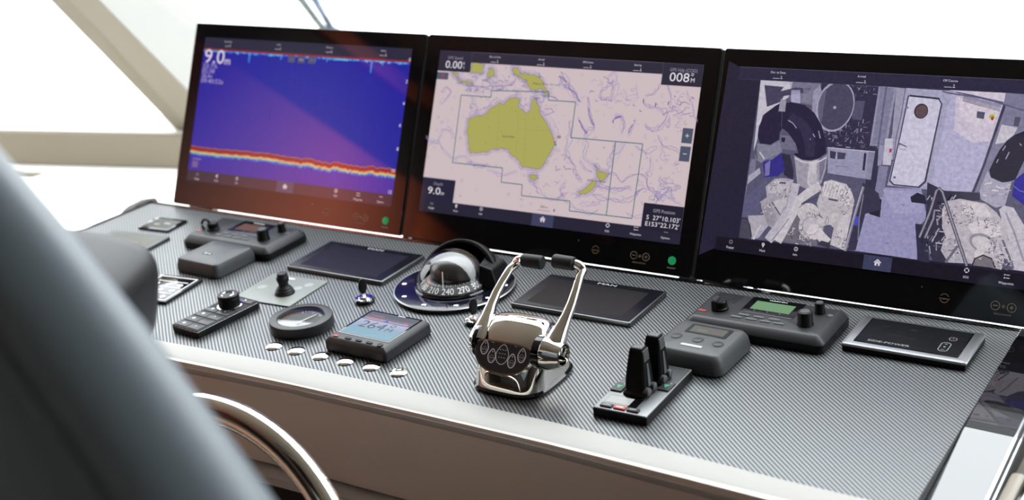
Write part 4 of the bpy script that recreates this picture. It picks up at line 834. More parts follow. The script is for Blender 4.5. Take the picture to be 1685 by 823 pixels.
radio('dark grey marine radio with a lit green screen, below the right monitor', .742, -.108, -.5, (108, 150, 108), None, False)

# steering compass
e = on_console('steering_compass', 'round black domed steering compass with white numerals, beside the middle monitor', 'compass', .203, -.150)
navyg = mat('navy_gloss', (.006, .006, .014), .08)
MB().lathe(0, 0, [(.100, 0), (.103, .002), (.103, .0062)], blackg, 72, sy=1).build('base_rim', e)
MB().lathe(0, 0, [(.1035, .0062), (.1038, .0068), (.1025, .0076), (.101, .0074)], alu, 72, cap0=False, cap1=False).build('edge_ring', e)
MB().lathe(0, 0, [(.1015, .0060), (.1015, .0075), (.100, .0078), (.062, .0084)], navyg, 72).build('flange', e)
for k in range(10):
    a = radians(18 + 36 * k); MB().lathe(.089 * cos(a), .089 * sin(a), [(.0042, .0078), (.0042, .0088), (.003, .0096)], chromeb, 16).build('screw', e)
# hood: a shell open to the front
def sphere_patch(mb, r, y0, z0, cut, m, n=40, k=16, back=True, zs=1.):
    """part of a ball about an axis tilted towards the viewer, from polar angle a0 to a1"""
    ax = Vector((0, -cos(cut[2]), sin(cut[2]))); u = Vector((1, 0, 0)); w_ = ax.cross(u); rings = []
    for i in range(k + 1):
        t = cut[0] + (cut[1] - cut[0]) * i / k; rr = []
        for j in range(n):
            p_ = 2 * pi * j / n; v_ = ax * cos(t) + (u * cos(p_) + w_ * sin(p_)) * sin(t); rr.append((v_.x * r, y0 + v_.y * r, max(.0075, z0 + v_.z * r * zs)))
        rings.append(rr)
    mb.rings(rings, m, cap0=False, cap1=False)
mb = MB(); sphere_patch(mb, .0735, .014, .000, (radians(82), radians(178), radians(30)), black, 48, 20)
hood = mb.build('hood', e); so = hood.modifiers.new('s', 'SOLIDIFY'); so.thickness = .006; so.offset = -1
mb = MB(); mb.hexa([(.045, .0, .006), (.088, .0, .006), (.084, .062, .006), (.03, .066, .006), (.05, .006, .048), (.074, .006, .043), (.068, .056, .040), (.036, .058, .052)], black)
mb.build('lamp_housing', e, bevel=.003)
# bowl, card and dome
mb = MB(); mb.lathe(0, 0, [(.0585, .0085), (.058, .0105), (.054, .0100), (.002, .0095)], mat('compass_liner', (.006, .006, .007), .5), 48); mb.build('bowl', e)
mb = MB(); mb.lathe(0, .010, [(.037, .012), (.043, .020), (.045, .030), (.042, .042), (.034, .051), (.020, .057), (.004, .059)], mat('compass_ball', (.004, .004, .005), .25), 48); mb.build('inner_cover', e)
cardm = mat('compass_card', (.010, .010, .012), .55)
card = MB().lathe(0, -.002, [(.056, .0115), (.0565, .0125), (.044, .0225), (.036, .0235), (.004, .0240)], cardm, 72).build('compass_card', e)
mb = MB()
num = ['S', '190', '200', '210', '220', '230', '240', '250', '260', '270', '280', '290', '300']
for k in range(72):
    a = radians(-90 + (k - 0) * 5); big = k % 2 == 0
    r0, r1 = (.0400, .0440) if big else (.0420, .0440); z0 = .0240 - (r0 - .036) * .15; z1 = .0240 - (r1 - .036) * .15; w_ = .0006 if big else .0004
    c_, s_ = cos(a), sin(a); mb.add([(r0 * c_ - w_ * s_, -.002 + r0 * s_ + w_ * c_, z0 + .0006), (r1 * c_ - w_ * s_, -.002 + r1 * s_ + w_ * c_, z1 + .0006), (r1 * c_ + w_ * s_, -.002 + r1 * s_ - w_ * c_, z1 + .0006), (r0 * c_ + w_ * s_, -.002 + r0 * s_ - w_ * c_, z0 + .0006)], [(3, 2, 1, 0), (0, 1, 2, 3)], white)
mb.build('card_scale', card)
mb = MB()
for t, dg in (('150', -210), ('180', -180), ('210', -150), ('240', -120), ('270', -90), ('300', -60), ('330', -30)):
    a = radians(dg + 60 - 6); vs, fs, W = text_geo(t); h = .0100
    P = []
    for q in vs:
        th = a + (q[0] - W / 2) * h / .050; r = .0552 - q[1] * h * .95
        P.append((r * cos(th), -.002 + r * sin(th), .0225 - (r - .044) * .80 + .0006))
    mb.add(P, fs, white)
mb.build('card_numerals', card)
mb = MB(); mb.tube([(.010, -.0460, .020), (.008, -.040, .048)], .0009, white, 8); mb.build('lubber_line', e)
dg = bpy.data.materials.new('dome_glass'); dg.use_nodes = True; nt = dg.node_tree; nt.nodes.clear()
ou = nt.nodes.new('ShaderNodeOutputMaterial'); mx = nt.nodes.new('ShaderNodeMixShader'); tr = nt.nodes.new('ShaderNodeBsdfTransparent'); gs = nt.nodes.new('ShaderNodeBsdfGlossy'); gs.inputs['Roughness'].default_value = .0
fr2 = nt.nodes.new('ShaderNodeFresnel'); fr2.inputs[0].default_value = 1.75
gm = nt.nodes.new('ShaderNodeNewGeometry'); iv = nt.nodes.new('ShaderNodeMath'); iv.operation = 'MULTIPLY_ADD'; iv.inputs[1].default_value = -1; iv.inputs[2].default_value = 1; ml = nt.nodes.new('ShaderNodeMath'); ml.operation = 'MULTIPLY'
nt.links.new(gm.outputs['Backfacing'], iv.inputs[0]); nt.links.new(iv.outputs[0], ml.inputs[0]); nt.links.new(fr2.outputs[0], ml.inputs[1]); nt.links.new(ml.outputs[0], mx.inputs[0]); nt.links.new(tr.outputs[0], mx.inputs[1]); nt.links.new(gs.outputs[0], mx.inputs[2]); nt.links.new(mx.outputs[0], ou.inputs[0])
mb = MB(); mb.lathe(0, 0, [(.0640, .0082)] + [(.0642 * cos(radians(t)), .0085 + .0615 * sin(radians(t))) for t in range(2, 88, 4)] + [(.0008, .0700)], dg, 56, cap0=False, cap1=True); mb.build('dome', e, autosmooth=80)
MB().lathe(0, 0, [(.0672, .0082), (.0672, .0105), (.0650, .0125), (.0645, .0082)], blackg, 56, cap0=False, cap1=False).build('dome_seat', e)

# key switches
def key_switch(label, u, v, ang):
    e = on_console('key_switch', label, 'switch', u, v, ang, 'ignition key switches')
    MB().lathe(0, 0, [(.0165, 0), (.0170, .0015), (.0170, .0045), (.0150, .0065)], blackg, 36).build('bezel', e)
    MB().lathe(0, 0, [(.0155, .0060), (.0150, .0078), (.0095, .0082), (.0090, .0105), (.0035, .0108)], chromeb, 36).build('lock_barrel', e)
    mb = MB(); mb.box(-.0012, .0012, -.003, .003, .010, .019, alu); mb.build('key_blade', e)
    mb = MB(); rings = []
    for i in range(13):
        t = i / 12; zz = .016 + t * .026; wd_ = .0036 + .0058 * math.sin(pi * min(1, t * .9 + .1)) ** .6 if t < 1 else .002
        wd_ = .0092 * math.sqrt(max(.03, 1 - (2 * t - 1.0) ** 2)) if t > .3 else .005 + t * .012
        rings.append([(.0028 * cos(a), wd_ * sin(a), zz) for a in (2 * pi * k / 16 for k in range(16))])
    mb.rings(rings, black); mb.build('key_head', e)
    return e
key_switch('chrome key switch with black key between the blue engine display and the heading display', .087, -.249, -12)
key_switch('chrome key switch with black key close beside the throttle, in front of the compass', .312, -.253, -10)

# round gauge
e = on_console('rudder_gauge', 'round dial gauge in a thick black bezel, left of the heading display', 'gauge', .050, -.366)
MB().lathe(0, 0, [(.0510, 0), (.0520, .002), (.0520, .0155), (.0512, .0175), (.0495, .0182), (.0395, .0182), (.0385, .0172), (.0372, .0098)], greyd, 64, cap1=True).build('bezel', e)
dial = MB().lathe(0, 0, [(.0376, .0098), (.0376, .0108), (.0374, .0110)], mat('dial_face', (.02, .021, .022), .5), 48).build('dial', e)
mb = MB()
for k in range(25):
    a = radians(200 - k * 9.2); r0 = .0285 if k % 4 == 0 else .031; w_ = .0006; c_, s_ = cos(a), sin(a)
    mt = mat('red_mark', (.5, .06, .05), .5) if k < 8 else (mat('green_mark', (.03, .3, .14), .5) if k > 16 else white)
    mb.add([(r * c_ - q * w_ * s_, r * s_ + q * w_ * c_, .0113) for r, q in ((r0, -1), (.0345, -1), (.0345, 1), (r0, 1))], [(0, 1, 2, 3)], mt)
mb.build('scale', dial)
mb = MB(); mb.tube([(.004, -.016, .0130), (.012, .024, .0130)], [.0012, .0005], white, 6); mb.lathe(.0045, -.014, [(.003, .011), (.003, .0140)], black, 16); mb.build('needle', dial)
MB().lathe(0, 0, [(.0383, .0160), (.001, .0162)], dg, 48, cap0=False, cap1=True).build('cover_glass', e)

# joystick plate
e = on_console('joystick_plate', 'flat grey plate with a small black joystick, beside the left engine display', 'control plate', -.087, -.262, 3)
slab(MB(), .122, .112, .003, .0022, noise_bump(mat('plate_grey', (.20, .215, .20), .42), 500, .0001, .2), .0006).build('plate', e)
mb = MB(); mb.lathe(0.018, -.012, [(.0175, .0022), (.0175, .004), (.0165, .006), (.0150, .0075), (.0155, .0090), (.0125, .0115), (.0130, .0130), (.0098, .0155), (.0085, .018), (.0088, .022), (.0105, .026), (.0108, .031), (.0085, .0350), (.0088, .0375), (.0078, .0395), (.004, .0405)], rubber, 30); mb.build('joystick', e)
mb = MB()
mb.rrect(-.012, .044, .016, .0045, .001, [(0, .0021), (0, .0026)], white)
mb.build('marking', e)
for (x, y) in ((.038, .030), (-.040, -.002), (.028, .012)):
    MB().lathe(x, y, [(.0085, .0022), (.0085, .0025), (.0074, .0025)], mat('faint_print', (.27, .285, .27), .5), 24).build('marking', e)

# heading display
ang = -1.5
e = on_console('heading_display', 'small square display reading 264 degrees, between round gauge and chrome throttle', 'display', .2065, -.366, ang)
mb = MB(); mb.rrect(0, 0, .122, .117, .006, [(.002, 0), (0, .002), (0, .014), (.001, .017), (.006, .0218), (.008, .0226), (.0095, .0228)], greyd, seg=6); mb.build('case', e)
z = .0229
mb = MB(); mb.rrect(0, .008, .104, .088, .002, [(0, z - .0004), (0, z + .0003), (.0003, z + .0004)], blackg); mb.build('front_glass', e)
p = Pic(); W_, H_ = 96, 80
p.rect(0, 0, W_, H_, (64, 66, 84), 0)
p.add([(0, 0), (W_, 0), (W_, 30), (0, 30), (0, 52), (W_, 52)], [(0, 1, 2, 3), (3, 2, 5, 4)], [(108, 160, 178)] * 2 + [(120, 152, 178)] * 2 + [(168, 168, 198)] * 2, 1)
p.rect(0, 52, W_, 66, (90, 82, 104), 1); p.rect(4, 54, 90, 59, (150, 140, 164), 2); p.rect(6, 58, 40, 61, (186, 84, 84), 3); p.poly([(42, 52), (54, 52), (48, 60)], (60, 60, 170), 4); p.rect(78, 60, 86, 64, (196, 60, 66), 3); p.rect(8, 67, 34, 70, (120, 96, 104), 3)
p.text('264', 36, 26, 23, (44, 46, 66), 5, 'c', 48); p.ring(70, 45, 4, 1.4, (44, 46, 66), 5); p.text('M', 72, 26, 11, (44, 46, 66), 5, 'c', 12)
for k in range(5): p.rect(4, 5 + k * 4.4, 40 + (k * 13) % 30, 5.5 + k * 4.4, (90, 130, 150), 4)
disp(e, p, -.048, -.032, z + .0006)
MB().box(.004, .018, .0480, .0496, z + .0004, z + .0007, white).build('logo', e)
for i, x in enumerate((-.044, -.019, .002, .023, .044)):
    mb = MB()
    if i == 4: mb.lathe(x, -.0475, [(.0048, z - .0006), (.0048, z + .0010), (.0036, z + .0014)], black, 20)
    else: mb.rrect(x, -.0475, .0120 if i else .0100, .0052, .0024, [(0, z - .0006), (0, z + .0010), (.0007, z + .0014)], black if i else mat('red_key', (.45, .03, .03), .4))
    k = mb.build('key', e)
    if i == 0: k['label'] = 'red key'

# keypad with jog wheel
e = on_console('keypad_controller', 'narrow black keypad with a large rotary knob, nearest the cream edge at left', 'keypad', -.109, -.398, -5.5)
slab(MB(), .064, .134, .002, .0130, black, .0008).build('case', e)
mb = MB(); mb.rrect(0, 0, .0645, .1345, .0022, [(0, .0104), (0, .0116)], chromeb, cap0=True); mb.build('edge_strip', e)
for r_ in range(4):
    for c_ in range(2):
        if r_ == 3 and c_ == 1: pass
        mb = MB(); x, y = (-.0148, .0148)[c_], -.0545 + r_ * .0205
        mb.rrect(x, y, .0280, .0190, .0012, [(0, .0126), (0, .0138), (.0006, .0142)], greyd); kk = mb.build('key', e)
        mt = mat('red_mark', (.5, .06, .05), .5) if (r_, c_) == (1, 1) else white
        mb = MB(); 
        if c_ == 0: mb.lathe(x, y, [(.0030, .0142), (.0030, .0145), (.002, .0145)], mt, 16)
        else: mb.text('+-x='[r_], x, y - .002, .0055, mt, .0142)
        mb.build('key_symbol', kk)
mb = MB(); mb.rrect(0, .0575, .056, .0150, .0012, [(0, .0126), (0, .0138), (.0006, .0142)], greyd); kk = mb.build('key', e)
MB().lathe(.010, .0575, [(.0016, .0142), (.0016, .0145)], white, 12).build('key_symbol', kk)
MB().lathe(.001, .0300, [(.0215, .0140), (.0215, .0150), (.0200, .0154)], chromeb, 40).build('knob_ring', e)
mb = MB(); mb.lathe(.001, .0300, [(.0185, .0150), (.0182, .0285), (.0178, .0290), (.0176, .0300), (.0184, .0306), (.0184, .0335), (.0170, .0350), (.0115, .0352), (.0100, .0340), (.0020, .0338)], black, 48); kn = mb.build('rotary_knob', e)
MB().lathe(.001, .0300, [(.0112, .0346), (.0100, .0354), (.0092, .0346)], chromeb, 36, cap0=False, cap1=False).build('knob_ring', kn)

# covered instrument
e = on_console('covered_instrument', 'plain dark grey cover with rounded corners beside the left radio', 'instrument cover', -.287, -.212, -3)
mb = MB(); mb.rrect(0, 0, .112, .104, .012, [(.002, 0), (0, .002), (.001, .012), (.004, .0225), (.0055, .0246), (.009, .0258), (.03, .0268)], greyp, seg=7); mb.build('cover', e)
mb = MB(); mb.rrect(-.006, -.012, .024, .010, .004, [(0, .0262), (.0005, .0270)], black); mb.lathe(-.010, -.012, [(.0032, .0268), (.0032, .0273), (.0022, .0273)], lgrey, 16); mb.box(-.005, .003, -.0135, -.0105, .0268, .0273, lgrey); mb.build('emblem', e)

# flush panels at far left
e = on_console('switch_panel', 'small flat dark panel with faint lit marks at the far left rear corner', 'panel', -.555, -.087, 4)
slab(MB(), .078, .060, .002, .0040, blackg, .0006).build('plate', e)
p = Pic(dim=1.); p.rect(0, 0, 64, 44, (58, 62, 62), 0); p.rect(14, 14, 28, 20, (170, 180, 140), 1); p.rect(34, 22, 50, 28, (190, 196, 190), 1); disp(e, p, -.032, -.022, .0043)
e = on_console('touch_panel', 'pale touch screen with dark frame behind the armrest at left', 'display', -.552, -.192, 4)
slab(MB(), .150, .098, .004, .0050, greyp, .001).build('frame', e)
p = Pic(); p.rect(0, 0, 122, 74, (120, 122, 112), 0); p.rect(20, 30, 46, 36, (160, 160, 140), 1); p.rect(62, 34, 92, 42, (160, 160, 140), 1); disp(e, p, -.061, -.037, .0053)
e = on_console('button_panel', 'black button panel printed with white outlines and dots, partly hidden by the armrest', 'panel', -.297, -.337, 6)
slab(MB(), .094, .104, .002, .0050, blackg, .0006).build('plate', e)
mb = MB(); z = .0051
def fr4(mb, x0, y0, x1, y1, w_, mt):
    for a in ((x0, y0, x1, y0 + w_), (x0, y1 - w_, x1, y1), (x0, y0, x0 + w_, y1), (x1 - w_, y0, x1, y1)): mb.box(a[0], a[2], a[1], a[3], z - .0002, z + .0001, mt)
fr4(mb, -.042, -.047, .042, .047, .0025, white)
for y in (-.020, .004, .026): mb.box(-.040, .034, y, y + .0022, z - .0002, z + .0001, white)
for y in (-.033, -.008, .015):
    for x in (-.026, .0, .026): mb.lathe(x, y, [(.0052, z - .0001), (.0052, z + .0003)], white, 20)
mb.build('markings', e)

# alarm unit
e = on_console('alarm_unit', 'grey unit with small screen and three buttons, in front of the right radio', 'instrument', .692, -.232, -2)
mb = MB(); mb.rrect(0, 0, .118, .112, .016, [(.004, 0), (.001, .002), (0, .008), (.003, .022), (.0075, .0285), (.010, .0300), (.014, .0308), (.04, .0314)], greyp, seg=8); mb.build('case', e)
z = .0312
mb = MB(); mb.rrect(.004, .022, .066, .030, .003, [(0, z - .0010), (0, z + .0004)], black); mb.build('screen_surround', e)
p = Pic(); p.rect(0, 0, 54, 21, (104, 106, 102), 0); p.rect(10, 5, 26, 12, (122, 116, 108), 1); p.rect(32, 6, 44, 10, (126, 100, 92), 1); disp(e, p, -.023, .0115, z + .0006)
for x, y in ((-.032, -.010), (.003, -.011), (.035, -.012)):
    mb = MB(); mb.lathe(x, y, [(.0088, z - .0012), (.0088, z + .0004), (.0075, z + .0006), (.0072, z + .0014), (.005, z + .0018)], greyd, 26); mb.build('button', e)
mb = MB(); mb.rrect(.002, -.030, .033, .0065, .0015, [(0, z - .0010), (0, z + .0005)], lgrey); mb.build('nameplate', e)

# thruster joystick panel
ang = 1
e = on_console('thruster_control', 'black thruster control panel with two upright levers at the front edge', 'control', .672, -.372, ang)
slab(MB(), .080, .148, .002, .0135, alud, .001).build('panel', e)
MB().rrect(0, 0, .0806, .1486, .0022, [(0, .0004), (0, .0118)], black).build('body', e)
z = .0136
mb = MB(); mb.rrect(-.008, -.046, .050, .028, .001, [(0, z - .0003), (0, z + .0006)], blackg); mb.build('screen_surround', e)
p = Pic(); p.rect(0, 0, 36, 19, (196, 202, 200), 0); disp(e, p, -.031, -.0555, z + .0008)  # white reflection in the glass, put into a glowing fill
for x, t, c_ in ((-.023, 'ON', greyd), (-.003, 'STOP', mat('red_key', (.45, .03, .03), .4)), (.017, 'OFF', greyd)):
    mb = MB(); mb.rrect(x, -.0655, .0175, .0085, .001, [(0, z - .0004), (0, z + .0018), (.0006, z + .0024)], c_); kk = mb.build('key', e)
    if t == 'STOP': kk['label'] = 'red key'
    if t == 'STOP': MB().box(x - .005, x + .005, -.0664, -.0646, z + .0023, z + .0026, white).build('key_symbol', kk)
    else: MB().text(t, x, -.0672, .0032, white, z + .0025, wd=.010).build('key_symbol', kk)
for x, y in ((.029, .012), (-.031, -.012)):
    mb = MB(); mb.rrect(x, y, .017, .024, .001, [(0, z - .0004), (0, z + .0014), (.0006, z + .0020)], greyd); kk = mb.build('key', e)
    mb = MB(); mb.add([(x - .005, y + .004, z + .0022), (x - .0, y - .005, z + .0022), (x + .005, y + .004, z + .0022)], [(0, 1, 2)], mat('green_mark', (.03, .3, .14), .5)); mb.text('+', x + .004, y + .006, .004, white, z + .0022); mb.build('key_symbol', kk)
def lever(x, y, hh, lean):
    mb = MB(); rings = []
    for t, w_, d_ in ((0, .0145, .0150), (.1, .0150, .0155), (.25, .0148, .0150), (.5, .0135, .0130), (.75, .0118, .0105), (.93, .0105, .0088), (1., .0092, .0075)):
        zz = z + .006 + t * hh; yy = y + lean * t
        rings.append([(x - w_ * .8, yy - d_, zz), (x + w_ * .8, yy - d_, zz), (x + w_, yy - d_ * .8, zz), (x + w_, yy + d_ * .8, zz), (x + w_ * .8, yy + d_, zz), (x - w_ * .8, yy + d_, zz), (x - w_, yy + d_ * .8, zz), (x - w_, yy - d_ * .8, zz)])
    mb.rings(rings, leverm, smooth=False); lv = mb.build('lever', e, bevel=.0008)
    mb = MB()
    for k in range(5):
        t = .70 + k * .055; w_ = .0122 - (t - .7) * .008; zz = z + .006 + t * hh; mb.box(x + w_ - .0012, x + w_ + .0006, y + lean * t - .0075, y + lean * t + .0075, zz, zz + .0022, greym)
    mb.hexa([(x + .0130, y - .004, z + .012), (x + .0164, y - .004, z + .012), (x + .0164, y + .004, z + .012), (x + .0130, y + .004, z + .012), (x + .0118, y - .002 + lean * .6, z + .006 + hh * .62), (x + .0134, y - .002 + lean * .6, z + .006 + hh * .62), (x + .0134, y + .002 + lean * .6, z + .006 + hh * .62), (x + .0118, y + .002 + lean * .6, z + .006 + hh * .62)], greym)
    mb.build('grip_ribs', lv)
    mb = MB(); tz = z + .006 + hh; mb.box(x - .0072, x + .0072, y + lean - .0055, y + lean + .0055, tz, tz + .0006, greym)
    for a in (-1, 0, 1):
        for b in (-1, 1): mb.lathe(x + a * .0042, y + lean + b * .0028, [(.0007, tz + .0005), (.0007, tz + .0009)], black, 8)
    mb.build('lever_cap', lv)
    mb = MB(); mb.rrect(x, y, .038, .034, .006, [(0, z - .0003), (0, z + .003), (.003, z + .0065)], rubber)
    for yy in (-.009, .009):
        mb.lathe(y + yy, z + .007, [(.0056, x + .012), (.0056, x + .0195), (.004, x + .0205)], greym, 18, ax='x')
    mb.build('gaiter', e)
lever(.000, -.012, .060, .004); lever(.004, .030, .060, .004)
mb = MB(); mb.text('SIDE-POWER', .006, .0660, .0042, black, z, wd=.052); mb.build('lettering', e)

# thruster display
e = on_console('thruster_display', 'wide silver framed black touch display lettered SIDE-POWER at the right end of console', 'display', .958, -.092, -.5)
MB().rrect(0, 0, .176, .100, .004, [(.0005, 0), (0, .001), (0, .0085)], black).build('case', e)
MB().rrect(0, 0, .177, .101, .005, [(0, .0085), (0, .0108), (.0008, .0118), (.005, .0124)], alu).build('frame', e)
MB().rrect(0, .002, .148, .082, .001, [(0, .0122), (0, .0129)], blackg).build('front_glass', e)
p = Pic(); p.rect(0, 0, 144, 78, (7, 9, 12), 0)
for k in range(16):
    x, y = 12 + (k * 37) % 118, 24 + (k * 23) % 46; p.ell(x, y, 9, 5, R_.choice([(9, 18, 18), (14, 12, 22), (16, 10, 20), (8, 20, 20)]), 1)
p.line([(62, 30), (74, 36)], 1.6, (16, 60, 60), 2); p.line([(22, 56), (29, 62)], 1.6, (16, 60, 60), 2); p.ell(66, 60, 6, 2, (50, 54, 54), 2)
p.rect(34, 30, 60, 39, (20, 24, 26), 2)
p.text('SIDE-POWER', 46, 5.5, 5.2, (205, 208, 206), 3, 'c', 60)
p.ring(124, 52, 5.2, .9, (190, 170, 190), 3, a0=110, a1=430); p.line([(124, 52), (124, 58)], .9, (190, 170, 190), 3)
pill = [(120 + 6.5 * cos(a) * 1. , 33 + 5 * sin(a)) for a in (radians(10 * k) for k in range(19))] + [(120 + 6.5 * cos(a), 15 + 5 * sin(a)) for a in (radians(180 + 10 * k) for k in range(19))]
p.line(pill + [pill[0]], 1, (190, 194, 194), 3); p.text('+', 120, 30, 6, (190, 194, 194), 3); p.ell(120, 24, 1.6, 1.6, (190, 194, 194), 3); p.rect(117.5, 14.5, 122.5, 15.5, (190, 194, 194), 3)
disp(e, p, -.072, -.037, .0130)

# six chrome buttons set in a row
for i, u in enumerate((.0563, .1025, .152, .2015, .251, .302)):
    nm = ('leftmost', 'second', 'third', 'fourth', 'fifth')[i] if i < 5 else ''
    lab = (f'{nm} from the left of six small chrome studs along the front edge' if i < 5 else 'rightmost of six small chrome studs, ring shaped with a hollow centre, nearest the throttle')
    e = on_console('chrome_stud', lab, 'stud', u, -.4425, 0, 'row of chrome studs along the front edge')
    if i < 5: MB().lathe(0, 0, [(.0140, 0), (.0140, .0010), (.0125, .0022), (.0085, .0034), (.003, .0040)], chromeb, 36).build('cap', e)
    else:
        MB().lathe(0, 0, [(.0140, 0), (.0140, .0010), (.0125, .0024), (.0105, .0028), (.0092, .0020), (.0088, .0004)], chromeb, 36).build('ring', e)
        MB().lathe(0, 0, [(.0088, .0002), (.0080, .0006)], alu, 30).build('centre', e)

# ------------------------------------------------------------------ throttle
e = on_console('engine_throttle', 'polished steel twin lever throttle with black grips and oval keypad at the console front', 'throttle', .4835, -.383, 0)
def sup(hu, v0, v1, h, ex=3.6, n=56, lean=0, pinch=0):
    cv, hv = (v0 + v1) / 2, (v1 - v0) / 2; P = []
    for k in range(n):
        a = 2 * pi * k / n; c_, s_ = cos(a), sin(a)
        x = math.copysign(abs(c_) ** (2 / ex), c_) * hu; y = math.copysign(abs(s_) ** (2 / ex), s_) * hv
        P.append((x, cv + y, h))
    return P
mb = MB(); mb.rings([sup(.0600, -.0665, .0660, 0), sup(.0605, -.067, .0665, .004), sup(.0575, -.0640, .0640, .0065)], blackg); mb.build('base_plate', e)
mb = MB()
mb.rings([sup(.0570, -.0640, .062, .0065), sup(.0565, -.0630, .061, .012), sup(.0555, -.0600, .058, .024), sup(.0548, -.0560, .055, .036),
          sup(.0540, -.0500, .050, .046), sup(.0530, -.0430, .046, .058), sup(.0515, -.0360, .041, .068), sup(.0490, -.0260, .036, .078), sup(.0450, -.0160, .029, .0855, 3), sup(.0380, -.0080, .022, .0900, 2.6), sup(.018, -.002, .012, .0925, 2.2)], chrome)
mb.build('body', e, autosmooth=60)
# keypad set in the sloping front
py0, pz0, py1, pz1 = -.0575, .030, -.0330, .0680
K = Matrix.Translation((0, (py0 + py1) / 2 - .0015, (pz0 + pz1) / 2 + .001)) @ Matrix.Rotation(math.atan2(pz1 - pz0, py1 - py0), 4, 'X')
def dshape(w_, h_, top=.45):
    P = []
    for k in range(40):
        a = 2 * pi * k / 40; x = cos(a) * w_; y = sin(a); y = y * h_ if y < 0 else y ** .35 * h_ * top
        P.append((math.copysign(abs(cos(a)) ** .8, cos(a)) * w_, y + .010))
    return P
mb = MB(); mb.M = K; mb.prism(dshape(.0475, .0330, .42), -.012, .0042, chrome); mb.build('keypad_rim', e, bevel=.0012)
mb = MB(); mb.M = K; mb.prism(dshape(.0452, .0305, .37), .0, .0048, mat('keypad_black', (.016, .017, .020), .45, spec=.3)); kp = mb.build('keypad', e)
for (x, y, t) in ((-.031, .011, 'SYNC'), (-.0165, .001, 'TROLL'), (.0170, -.001, 'WARM'), (.0315, .009, 'IDLE')):
    mb = MB(); mb.M = K; z = .0049
    def rr(mb, cx, cy, rx, ry, w_, mt, n=26):
        V = []
        for k in range(n + 1):
            a = 2 * pi * k / n; egg = 1 - .30 * max(0, sin(a)); V += [(cx + rx * cos(a) * egg, cy + ry * sin(a), z), (cx + (rx - w_) * cos(a) * egg, cy + (ry - w_) * sin(a), z)]
        mb.add(V, [(2 * i, 2 * i + 2, 2 * i + 3, 2 * i + 1) for i in range(n)], mt)
    rr(mb, x, y, .0068, .0104, .0012, white); rr(mb, x, y - .0028, .0045, .0042, .0005, lgrey); mb.box(x - .003, x + .003, y - .0032, y - .0024, z - .0001, z + .0001, lgrey)
    mb.lathe(x, y + .0062, [(.0012, z - .0001), (.0012, z + .0001)], lgrey, 10)
    mb.build('key', kp)
mb = MB(); mb.M = K; rr(mb, 0, .0055, .0108, .0145, .0009, white)
for i in range(3):
    for j in range(3): mb.box(-.006 + j * .0045, -.0035 + j * .0045, .0115 - i * .0055, .0125 - i * .0055, z - .0001, z + .0001, lgrey)
mb.build('indicator_panel', kp)
MBl = MB(); MBl.M = K
for x in (-.019, .019): MBl.box(x - .002, x + .002, .0195, .0203, .0048, .0050, lgrey)
MBl.build('indicator_marks', kp)
# hubs
HY, HZ = -.024, .059
MB().lathe(HY, HZ, [(.0235, .046), (.0237, .0560), (.0225, .0565)], blackg, 44, ax='x').build('hub_collar', e)
MB().lathe(HY, HZ, [(.0225, .0560), (.0245, .0590), (.0238, .0660), (.0205, .0750), (.0180, .0840), (.0170, .0860), (.0135, .0860), (.0128, .0710), (.010, .0705)], chrome, 44, ax='x').build('hub', e)
MB().lathe(HY, HZ, [(.0235, -.048), (.0237, -.0515), (.0225, -.0518)], blackg, 44, ax='x').build('hub_collar', e)
MB().lathe(HY, HZ, [(.0225, -.0515), (.0232, -.0535), (.0215, -.0575), (.0150, -.0605), (.0120, -.0610)], chrome, 44, ax='x').build('hub', e)
def throttle_lever(sd, top, xb):
    # sd: side; sweeps up from the hub and turns inward at the top
    pts = []; rad = []
    tx, ty, tz = top
    for t, r, bow in ((0, .0175, 0), (.08, .0170, .0), (.18, .0145, .0005), (.30, .0112, .002), (.45, .0080, .004), (.60, .0070, .005), (.75, .0064, .004), (.88, .0062, .002)):
        pts.append((xb + (tx - xb) * t + sd * bow, HY + (ty - HY) * t - .006 * math.sin(pi * t), HZ + (tz - HZ) * t + .002 * t)); rad.append(r)
    for a in (0, 25, 50, 75, 90):
        A = radians(a); q = .0105; pts.append((tx - sd * q * (1 - cos(A)), ty, tz - .004 + q * sin(A) * .8)); rad.append(.0064)
    pts.append((tx - sd * .016, ty, tz + .0042)); rad.append(.0064)
    mb = MB(); mb.tube(pts, rad, chrome, 20, up=(1, 0, 0)); lv = mb.build('lever', e, autosmooth=70)
    gx = tx - sd * .013; cy_, cz_ = ty, tz + .0042
    x0, x1 = gx, gx - sd * .034
    mb = MB(); mb.lathe(cy_, cz_, [(.0075, x0), (.0095, x0 - sd * .001), (.0100, x0 - sd * .003), (.0104, x1 + sd * .003), (.0098, x1 + sd * .001), (.0085, x1)], rubber, 30, ax='x'); mb.build('grip', lv)
throttle_lever(1, (.0735, .066, .154), .068)
throttle_lever(-1, (-.0475, .078, .1425), -.0535)

